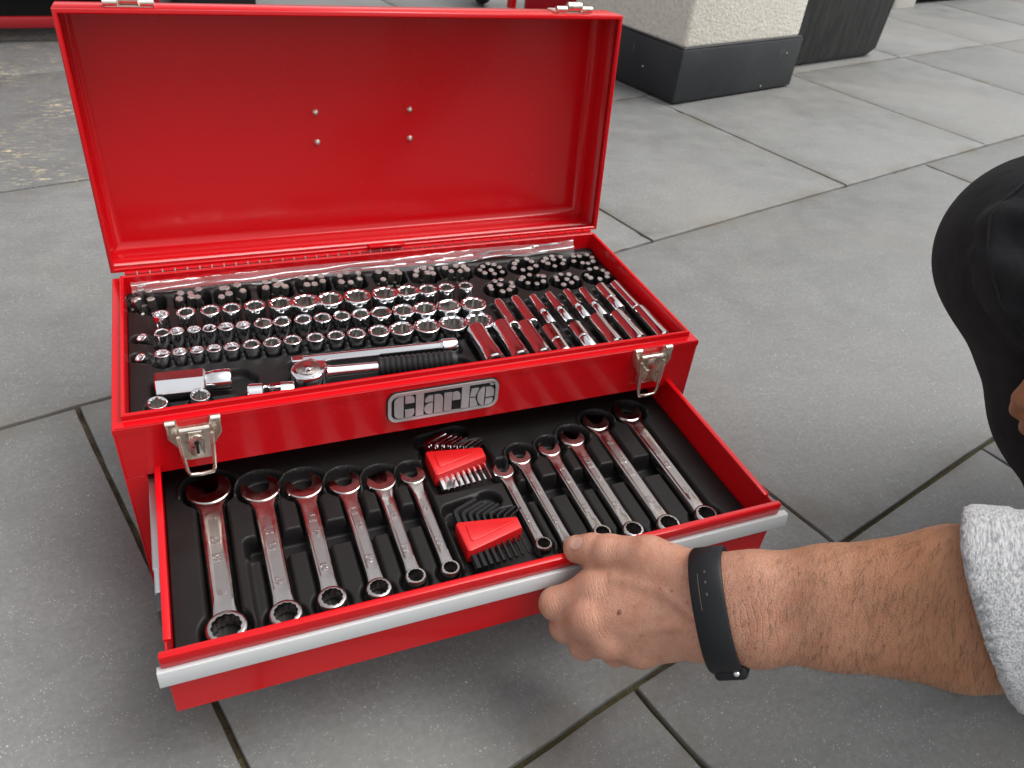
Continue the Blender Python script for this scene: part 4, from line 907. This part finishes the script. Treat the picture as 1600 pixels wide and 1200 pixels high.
def arm_sdf(P):
    # forearm: two bundles
    ofs = [(-0.0135, 0.0), (0.0135, 0.0)]
    fa = None
    for sg, rs_ in ((1, (0.0205, 0.0215, 0.0235, 0.0320, 0.034)), (-1, (0.0195, 0.0205, 0.0240, 0.0310, 0.034))):
        of = (0.0150, 0.0150, 0.0150, 0.0170, 0.014)
        pts = [q+wv*sg*o_ for q, o_ in zip((Wc, W2, F1, F2, EL_), of)]
        d = chain(P, pts, rs_, 0.01); fa = d if fa is None else smin(fa, d, 0.022)
    # palm
    pal = None
    for key, r0, r1, o_ in (('im', 0.0165, 0.0150, 0.013), ('mm', 0.0180, 0.0145, 0.005), ('rm', 0.0180, 0.0135, -0.005), ('pm', 0.0165, 0.0125, -0.014)):
        d = rcone(P, Wc+wv*o_+axd*0.004, P_[key], r0, r1); pal = d if pal is None else smin(pal, d, 0.010)
        d = rcone(P, Wc+wv*o_-iF*(-0.010), P_[key]+iF*0.012, r0*0.9, r1*0.9); pal = smin(pal, d, 0.012)
    th = chain(P, (P_['tt'], P_['t1'], P_['tip'], P_['tm'], P_['tc']), (0.0108, 0.0124, 0.0132, 0.0155, 0.0185), 0.004)
    web = rcone(P, P_['tm']*0.55+P_['tc']*0.45, P_['im']*0.75+P_['tc']*0.25+iF*0.006, 0.0125, 0.0120)
    d = smin(fa, pal, 0.016); d = smin(d, rcone(P, P_['tm'], P_['tc'], 0.0152, 0.0185), 0.014); d = smin(d, web, 0.012)
    d = smin(d, th, 0.0035)
    f1 = chain(P, (P_['im'], P_['ip'], P_['ip2'], P_['ip3']), (0.0142, 0.0118, 0.0098, 0.0085), 0.005)
    f2 = chain(P, (P_['mm'], P_['mp'], P_['mp2'], P_['mp3']), (0.0142, 0.0118, 0.0100, 0.0088), 0.005)
    f3 = chain(P, (P_['rm'], P_['rp'], P_['rp2'], P_['rp3']), (0.0132, 0.0112, 0.0095, 0.0082), 0.005)
    f4 = chain(P, (P_['pm'], P_['pp'], P_['pp2'], P_['pp3']), (0.0120, 0.0102, 0.0084, 0.0074), 0.005)
    fg = smin(smin(f1, f2, 0.002), smin(f3, f4, 0.002), 0.002)
    d = smin(d, fg, 0.007)
    # knuckles and tendons
    for key, r in (('im', 0.0092), ('mm', 0.0098), ('rm', 0.0090), ('pm', 0.0082)):
        kc = P_[key]-iF*0.0072
        d = smin(d, np.sqrt(((P-kc.astype(np.float32))**2).sum(-1))-r, 0.009)
        d = smin(d, rcone(P, kc-iF*(-0.004), Wc-iF*0.0185+wv*0.002, 0.0048, 0.0042), 0.006)
    for a_, b_, r in ((at(960, 905, 0.5685), at(1040, 925, 0.5405), 0.0022), (at(1040, 925, 0.5405), at(1090, 965, 0.5180), 0.0020), (at(985, 985, 0.5545), at(1060, 978, 0.5300), 0.0021)):
        d = smin(d, rcone(P, a_, b_, r, r), 0.005)
    d = smin(d, np.sqrt(((P-(P_['tip']-iF*0.002).astype(np.float32))**2).sum(-1))-0.0128, 0.004)
    d = smin(d, np.sqrt(((P-(W2-wv*0.024-tv*0.004).astype(np.float32))**2).sum(-1))-0.0125, 0.014)
    return d
def crease(b, base, p, spots):
    nz = b.n('ShaderNodeTexNoise'); nz.inputs['Scale'].default_value = 90; b.l(p, nz.inputs['Vector']); tot = None
    for pos, axis, rad, frq in spots:
        sb = b.n('ShaderNodeVectorMath'); sb.operation = 'SUBTRACT'; b.l(p, sb.inputs[0]); sb.inputs[1].default_value = tuple(pos)
        dt = b.n('ShaderNodeVectorMath'); dt.operation = 'DOT_PRODUCT'; b.l(sb.outputs[0], dt.inputs[0]); dt.inputs[1].default_value = tuple(axis)
        ma = b.n('ShaderNodeMath'); ma.operation = 'MULTIPLY_ADD'; b.l(nz.outputs['Fac'], ma.inputs[0]); ma.inputs[1].default_value = 0.006; b.l(dt.outputs['Value'], ma.inputs[2])
        mf = b.n('ShaderNodeMath'); mf.operation = 'MULTIPLY'; b.l(ma.outputs[0], mf.inputs[0]); mf.inputs[1].default_value = frq
        sn = b.n('ShaderNodeMath'); sn.operation = 'SINE'; b.l(mf.outputs[0], sn.inputs[0])
        pw = b.ramp(sn.outputs[0], [(0.55, 0.0), (0.98, 1.0)])
        ln = b.n('ShaderNodeVectorMath'); ln.operation = 'LENGTH'; b.l(sb.outputs[0], ln.inputs[0])
        mr = b.n('ShaderNodeMapRange'); b.l(ln.outputs['Value'], mr.inputs[0]); mr.inputs[1].default_value = rad*0.35; mr.inputs[2].default_value = rad; mr.inputs[3].default_value = 1; mr.inputs[4].default_value = 0
        k_ = b.mix(1.0, pw, mr.outputs[0], 'MULTIPLY'); tot = k_ if tot is None else b.mix(1.0, tot, k_, 'LIGHTEN')
    out = b.n('ShaderNodeMix'); out.data_type = 'RGBA'; out.blend_type = 'SUBTRACT'; out.inputs[0].default_value = 0.5; b.l(base, out.inputs[6]); b.l(tot, out.inputs[7])
    return out.outputs[2]
def ua(k0, k1): v_ = P_[k1]-P_[k0]; return v_/np.linalg.norm(v_)
b, hgt, p = SKINB
b.bump(crease(b, hgt, p, [(P_['tip']-iF*0.012, ua('tt', 'tip'), 0.015, 2600), (P_['im']-iF*0.014, ua('im', 'ip'), 0.016, 2200), (P_['mm']-iF*0.014, ua('im', 'ip'), 0.015, 2300), (P_['ip']-iF*0.010, ua('im', 'ip'), 0.013, 2600), (W2-iF*0.02-axd*0.004, axd, 0.022, 1500)]), 0.5, 0.0013)
allp = np.array(list(P_.values())+[Wc, W2, F1, F2, EL_])
vt, q = nets(arm_sdf, allp.min(0)-0.055, allp.max(0)+0.055, 0.0020)
arm_v, arm_q = vt, q
# other hand hanging beside the knee
Q0 = at(1712, 590, 0.575)
def hand2_sdf(P):
    wr_ = Q0+np.array((0.085, 0.035, 0.062)); el2 = np.array((0.90, -0.10, 0.46)); d = rcone(P, wr_, el2, 0.027, 0.040)
    palm = None; ddir = np.array((-0.60, -0.22, -0.77)); ddir /= np.linalg.norm(ddir); sd_ = np.cross(ddir, (0.3, 0.9, -0.2)); sd_ /= np.linalg.norm(sd_)
    for k in range(4):
        base = wr_+ddir*0.075+sd_*(k-1.5)*0.019; e_ = rcone(P, wr_+sd_*(k-1.5)*0.010, base, 0.015, 0.0125); palm = e_ if palm is None else smin(palm, e_, 0.01)
    d = smin(d, palm, 0.012)
    for k in range(4):
        base = wr_+ddir*0.075+sd_*(k-1.5)*0.019; ln_ = (0.070, 0.078, 0.072, 0.056)[k]
        m1 = base+ddir*ln_*0.5+np.array((0.004, 0.01, -0.01)); m2 = m1+ddir*ln_*0.3+np.array((0.012, 0.008, -0.012)); m3 = m2+np.array((0.010, 0.004, -0.016))
        d = smin(d, chain(P, (base, m1, m2, m3), (0.0115, 0.0100, 0.0090, 0.0080), 0.003), 0.004)
    tb_ = wr_+ddir*0.02+sd_*-0.026; d = smin(d, chain(P, (wr_, tb_, tb_+ddir*0.038-sd_*0.012, tb_+ddir*0.064-sd_*0.012), (0.016, 0.014, 0.0115, 0.009), 0.004), 0.008)
    return d
v2, q2 = nets(hand2_sdf, Q0+np.array((-0.09, -0.09, -0.12)), Q0+np.array((0.28, 0.20, 0.21)), 0.0030)
# head and neck (above the frame)
HC = np.array((0.83, -0.27, 0.86))
def head_sdf(P):
    I = np.eye(3)
    d = ell(P, HC+(0.015, 0, 0.025), (0.098, 0.078, 0.105), I); d = smin(d, ell(P, HC+(-0.045, 0, -0.055), (0.058, 0.056, 0.062), I), 0.04)
    d = smin(d, rcone(P, HC+(-0.092, 0, 0.012), HC+(-0.116, 0, -0.028), 0.009, 0.014), 0.012)
    d = smin(d, rcone(P, HC+(-0.082, -0.04, 0.032), HC+(-0.082, 0.04, 0.032), 0.012, 0.012), 0.015)
    d = smin(d, rcone(P, HC+(-0.098, -0.02, -0.066), HC+(-0.098, 0.02, -0.066), 0.007, 0.007), 0.008)
    for s in (-1, 1):
        d = smin(d, ell(P, HC+(0.012, s*0.082, -0.004), (0.020, 0.009, 0.032), I), 0.008)
        d = np.maximum(d, -(np.sqrt(((P-(HC+(-0.098, s*0.032, 0.008)).astype(np.float32))**2).sum(-1))-0.012)); d = smin(d, np.sqrt(((P-(HC+(-0.082, s*0.032, 0.008)).astype(np.float32))**2).sum(-1))-0.0125, 0.003)
    d = smin(d, rcone(P, HC+(0.02, 0, -0.05), HC+(0.07, 0, -0.20), 0.055, 0.066), 0.03); return d
v3, q3 = nets(head_sdf, HC-0.26, HC+0.20, 0.0060)
person = tag(empty('person', (1.0, -0.27, 0)), 'person in grey marl top and dark trousers crouching, hand gripping the drawer handle', 'person')
PO = np.array((1.0, -0.27, 0))
vall = np.concatenate([arm_v, v2, v3]); qall = np.concatenate([arm_q, q2+len(arm_v), q3+len(arm_v)+len(v2)])
body = mobj('body', to_mesh('body', vall-PO, qall), 'skin', person)
# hair cap
def cap_sdf(P):
    d = ell(P, HC+(0.022, 0, 0.030), (0.104, 0.084, 0.110), np.eye(3)); pl = (P-HC)@np.array((-0.75, 0, -0.66), np.float32)-0.030; return np.maximum(d, pl)
vh, qh = nets(cap_sdf, HC-0.2, HC+0.2, 0.007); mobj('hair', to_mesh('hair', vh-PO, qh), 'hair_dark', person)
# sleeve and sweatshirt
SH = np.array((0.83, -0.43, 0.56)); SHR = np.array((0.86, -0.11, 0.57))
cn = -axd*0.92-wv*0.20+iF*0.40; cn /= np.linalg.norm(cn); CF = at(1562, 958, 0.474)
def shirt_sdf(P):
    sl_ = None
    for sg in (1, -1):
        pts = [F1+wv*sg*0.016, F2+wv*sg*0.018, EL_+wv*sg*0.014]; d = chain(P, pts, (0.040, 0.0415, 0.044), 0.01); sl_ = d if sl_ is None else smin(sl_, d, 0.02)
    t_ = (P-CF.astype(np.float32))@axd.astype(np.float32)
    sl_ = sl_-0.0022*np.sin(t_*95+2*((P-CF.astype(np.float32))@wv.astype(np.float32))*30)*np.clip(t_*25, 0, 1)
    up_ = rcone(P, EL_, SH, 0.058, 0.070)
    sl_ = smin(sl_, up_, 0.03)
    cut = (P-CF.astype(np.float32))@cn.astype(np.float32)
    hem = np.maximum(sl_-0.0022, np.abs(cut+0.011)-0.010)
    sl_ = np.maximum(sl_, cut); sl_ = smin(sl_, hem, 0.002)
    r_arm = chain(P, (Q0+np.array((0.12, 0.05, 0.085)), np.array((0.90, -0.10, 0.46)), SHR), (0.040, 0.050, 0.070), 0.02)
    to = rcone(P, (1.08, -0.27, 0.30), (0.93, -0.27, 0.55), 0.135, 0.125)
    for yy in (-0.06, 0.06): to = smin(to, rcone(P, (1.06, -0.27+yy, 0.32), (0.91, -0.27+yy*1.5, 0.56), 0.12, 0.10), 0.04)
    to = smin(to, rcone(P, SH, SHR, 0.075, 0.075), 0.06)
    to = smin(to, rcone(P, (0.90, -0.27, 0.62), (0.88, -0.27, 0.68), 0.085, 0.070), 0.03)
    return smin(smin(sl_, to, 0.03), r_arm, 0.03)
vs_, qs_ = nets(shirt_sdf, (0.42, -0.56, 0.14), (1.26, 0.02, 0.74), 0.0050)
mobj('sweatshirt', to_mesh('sweatshirt', vs_-PO, qs_), 'marl', person)
# trousers
KN = at(1632, 397, 0.640)
def leg(P, kn, hip, ank):
    d = rcone(P, kn, hip, 0.074, 0.098); d = smin(d, rcone(P, kn, kn*0.5+ank*0.5, 0.073, 0.070), 0.03); d = smin(d, rcone(P, kn*0.5+ank*0.5, ank, 0.070, 0.062), 0.03); return d
HIP = np.array((1.06, -0.17, 0.28)); ANK = np.array((0.905, -0.262, 0.083))
FOLDS = []
for (u0, v0, u1, v1, dd_, r) in ((1508, 325, 1538, 420, 0.580, 0.0075), (1538, 420, 1570, 520, 0.580, 0.0075), (1570, 520, 1640, 640, 0.580, 0.007), (1492, 400, 1530, 500, 0.590, 0.0055), (1530, 500, 1600, 640, 0.585, 0.006), (1545, 300, 1640, 345, 0.570, 0.007), (1560, 430, 1640, 500, 0.560, 0.008), (1500, 460, 1560, 600, 0.59, 0.005)):
    a_, b_ = at(u0, v0, dd_), at(u1, v1, dd_)
    # push onto the leg's surface
    for _ in range(6):
        for arr in (a_, b_):
            f0 = float(leg(arr[None], KN, HIP, ANK)[0]); g_ = np.array([(float(leg((arr+np.eye(3)[i]*1e-3)[None], KN, HIP, ANK)[0])-f0)/1e-3 for i in range(3)]); arr -= f0*g_/(g_@g_+1e-9)
    FOLDS.append((a_, b_, r))
def trouser_sdf(P):
    d = leg(P, KN, HIP, ANK)
    for a_, b_, r in FOLDS: d = smin(d, rcone(P, a_, b_, r*1.35, r*1.1), 0.009)
    lk = np.array((0.80, -0.43, 0.42)); d2 = leg(P, lk, np.array((1.06, -0.37, 0.28)), np.array((0.92, -0.44, 0.07)))
    pel = rcone(P, (1.10, -0.34, 0.27), (1.10, -0.20, 0.27), 0.125, 0.125)
    return smin(smin(d, pel, 0.05), smin(d2, pel, 0.05), 0.02)
vt_, qt_ = nets(trouser_sdf, (0.56, -0.56, 0.02), (1.26, 0.02, 0.54), 0.0055)
mobj('trousers', to_mesh('trousers', vt_-PO, qt_), 'dark_twill', person)
sp_ = []
for u0, v0 in ((1600, 262), (1562, 285), (1535, 330), (1528, 380), (1536, 430), (1552, 485), (1574, 545), (1602, 610), (1640, 690)):
    arr = at(u0, v0, 0.585)
    for _ in range(12):
        f0 = float(trouser_sdf(arr[None])[0]); g_ = np.array([(float(trouser_sdf((arr+np.eye(3)[i]*1e-3)[None])[0])-f0)/1e-3 for i in range(3)]); arr = arr-f0*g_/(g_@g_+1e-9)
    sp_.append(arr-PO)
bm = bmn(); tube(bm, [tuple(q_) for q_ in sp_], 0.0013, 6); mobj('seam', finish(bm, 'seam', 180), 'dark_twill', bpy.data.objects['trousers'])
for c_ in (ANK, np.array((0.92, -0.44, 0.07))):
    def shoe(P, c_=c_):
        b_ = np.array((c_[0], c_[1], 0.0)); d = rcone(P, b_+(0.05, 0, 0.045), b_+(-0.15, 0, 0.036), 0.044, 0.035); d = smin(d, rcone(P, c_, b_+(0.02, 0, 0.06), 0.05, 0.045), 0.03); return np.maximum(d, 0.004-P[..., 2])
    vq, qq = nets(shoe, np.array((c_[0]-0.22, c_[1]-0.08, -0.01)), np.array((c_[0]+0.13, c_[1]+0.08, 0.16)), 0.006); mobj('shoe', to_mesh('shoe', vq-PO, qq), 'shoe_leather', person)
# wristband
bc = at(1122, 951, 0.537); n = 64
bax = axd*0.97+wv*0.08; bax /= np.linalg.norm(bax); bw = wv-bax*(wv@bax); bw /= np.linalg.norm(bw); bt = np.cross(bax, bw)
def bpt(a_, rr, h): 
    ca, sa = math.cos(a_), math.sin(a_); e_ = 0.86
    return bc+bw*math.copysign(abs(ca)**e_, ca)*(0.0385+rr)+bt*math.copysign(abs(sa)**e_, sa)*(0.0268+rr)+bax*h
bm = bmn(); sec = [(0.0, -0.0108), (0.0022, -0.0108), (0.0034, -0.0092), (0.0034, 0.0092), (0.0022, 0.0108), (0.0, 0.0108)]; rg = []
for i in range(n): rg.append([bm.verts.new(bpt(2*math.pi*i/n, a_, h)-PO) for a_, h in sec])
for i in range(n):
    a_, c_ = rg[i], rg[(i+1) % n]
    for k in range(len(sec)): bm.faces.new((a_[k], a_[(k+1) % len(sec)], c_[(k+1) % len(sec)], c_[k]))
band = mobj('wristband', finish(bm, 'wristband', 40), 'silicone', person)
# tracker pod on the little-finger side
pc = bc-bw*0.0385+bt*(-0.004)
bm = bmn(); box(bm, (-0.0088, -0.0035, -0.017), (0.0130, 0.0065, 0.017), 0.0032, 0, 3)
Mx = np.stack([bax, -bw, bt], 1)
for v_ in bm.verts: v_.co = Vector(pc+Mx@np.array(v_.co)-PO)
mobj('tracker_pod', finish(bm, 'tracker_pod', 40), 'silicone', band)
sg_ = 1 if (bt@iF) < 0 else -1
bm = bmn(); bmesh.ops.create_uvsphere(bm, u_segments=12, v_segments=8, radius=0.0024)
for v_ in bm.verts: v_.co = Vector(pc+bax*0.0065-bw*0.001+bt*sg_*0.0172+np.array(v_.co)-PO)
mobj('stud', finish(bm, 'stud', 180), 'chrome', band)
bm = bmn()
for k in range(3):
    a0 = (math.pi/2-0.35-k*0.20)*sg_
    for da in (0.0,):
        qv = [bm.verts.new(bpt(a0+sg_*x_, 0.0037, h_)-PO) for x_, h_ in ((-0.022, -0.0002), (0.022, -0.0002), (0.022, 0.0009), (-0.022, 0.0009))]; bm.faces.new(qv)
for k in range(10):
    a0 = (math.pi/2-0.15-k*0.06)*sg_
    qv = [bm.verts.new(bpt(a0+sg_*x_, 0.0037, h_)-PO) for x_, h_ in ((-0.03, -0.0046), (0.03, -0.0046), (0.03, -0.0042), (-0.03, -0.0042))]; bm.faces.new(qv)
mobj('band_marks', finish(bm, 'band_marks'), 'band_mark', band)
# thumb nail and mole, seated on the skin
def seat(q_):
    q_ = np.array(q_, float)
    for _ in range(10):
        f0 = float(arm_sdf(q_[None])[0]); g_ = np.array([(float(arm_sdf((q_+np.eye(3)[i]*5e-4)[None])[0])-f0)/5e-4 for i in range(3)]); q_ -= f0*g_/(g_@g_+1e-9)
    return q_, g_/np.linalg.norm(g_)
bm = bmn(); nc, nn = seat(P_['tt']-iF*0.010+iU*0.006); tdir = P_['tt']-P_['t1']; tdir -= nn*(tdir@nn); tdir /= np.linalg.norm(tdir); sdv = np.cross(nn, tdir); g = []
for i in range(7):
    row = []
    for j in range(7):
        u_, w_ = i/3-1, j/3-1; du, dw = u_*math.sqrt(1-0.5*w_*w_), w_*math.sqrt(1-0.5*u_*u_)
        qp, _n = seat(nc+tdir*du*0.0062+sdv*dw*0.0056); row.append(bm.verts.new(qp+_n*0.00035-PO))
    g.append(row)
for i in range(6):
    for j in range(6): bm.faces.new((g[i][j], g[i+1][j], g[i+1][j+1], g[i][j+1]))
mobj('thumb_nail', finish(bm, 'thumb_nail', 180), 'nail', body)
mc, mn = seat(at(971, 957, 0.555)); bm = bmn(); bmesh.ops.create_uvsphere(bm, u_segments=12, v_segments=8, radius=1)
qt = Vector(mn).to_track_quat('Z', 'Y').to_matrix()
for v_ in bm.verts: v_.co = Vector(mc-PO)+qt @ Vector((v_.co.x*0.0016, v_.co.y*0.0021, v_.co.z*0.0005))
mobj('mole', finish(bm, 'mole', 180), 'mole', body)
# forearm hair
rs = np.random.RandomState(5); vts, fcs = [], []
along = (arm_v-Wc)@axd; cand = np.where((along > 0.012) & (along < 0.20))[0]
eps = 5e-4; f0 = arm_sdf(arm_v.astype(np.float32))
nr = np.stack([(arm_sdf((arm_v+np.eye(3)[i]*eps).astype(np.float32))-f0)/eps for i in range(3)], -1); nr /= np.linalg.norm(nr, axis=1, keepdims=True)
pick = rs.choice(cand, 6000); extra = rs.choice(np.where((along > -0.06) & (along <= 0.012))[0], 160)
for ii in np.concatenate([pick, extra]):
    p0 = arm_v[ii]+rs.uniform(-1, 1, 3)*0.001; nn = nr[ii]
    if along[ii] > 0.012 and rs.rand() > 0.35+0.65*np.clip(along[ii]/0.08, 0, 1): continue
    dr = -axd*rs.uniform(-0.1, 0.5)-wv*rs.uniform(0.5, 1.0)+tv*rs.uniform(-0.25, 0.25)+wv*0.9*math.sin(along[ii]*70)*rs.uniform(0, 1)*0.4; dr -= nn*(dr@nn); dr /= np.linalg.norm(dr)+1e-9
    ln_ = rs.uniform(0.004, 0.0115)*(0.6 if along[ii] < 0.03 else 1); wd_ = np.cross(nn, dr)*rs.uniform(0.00004, 0.00010)
    b0 = len(vts); lift = rs.uniform(0.08, 0.3)
    for k in range(4):
        t = k/3; c_ = p0+dr*ln_*t+nn*(0.0002+lift*ln_*(t-0.6*t*t))+wv*0.0012*math.sin(ii+3*t)*t; ww = wd_*(1-0.75*t)
        vts += [c_-ww-PO, c_+ww-PO]
    for k in range(3): fcs.append((b0+2*k, b0+2*k+1, b0+2*k+3, b0+2*k+2))
me = bpy.data.meshes.new('arm_hair'); me.from_pydata([tuple(q_) for q_ in vts], [], fcs); me.update()
tag(mobj('arm_hair', me, 'hair_dark', person), kind='stuff')
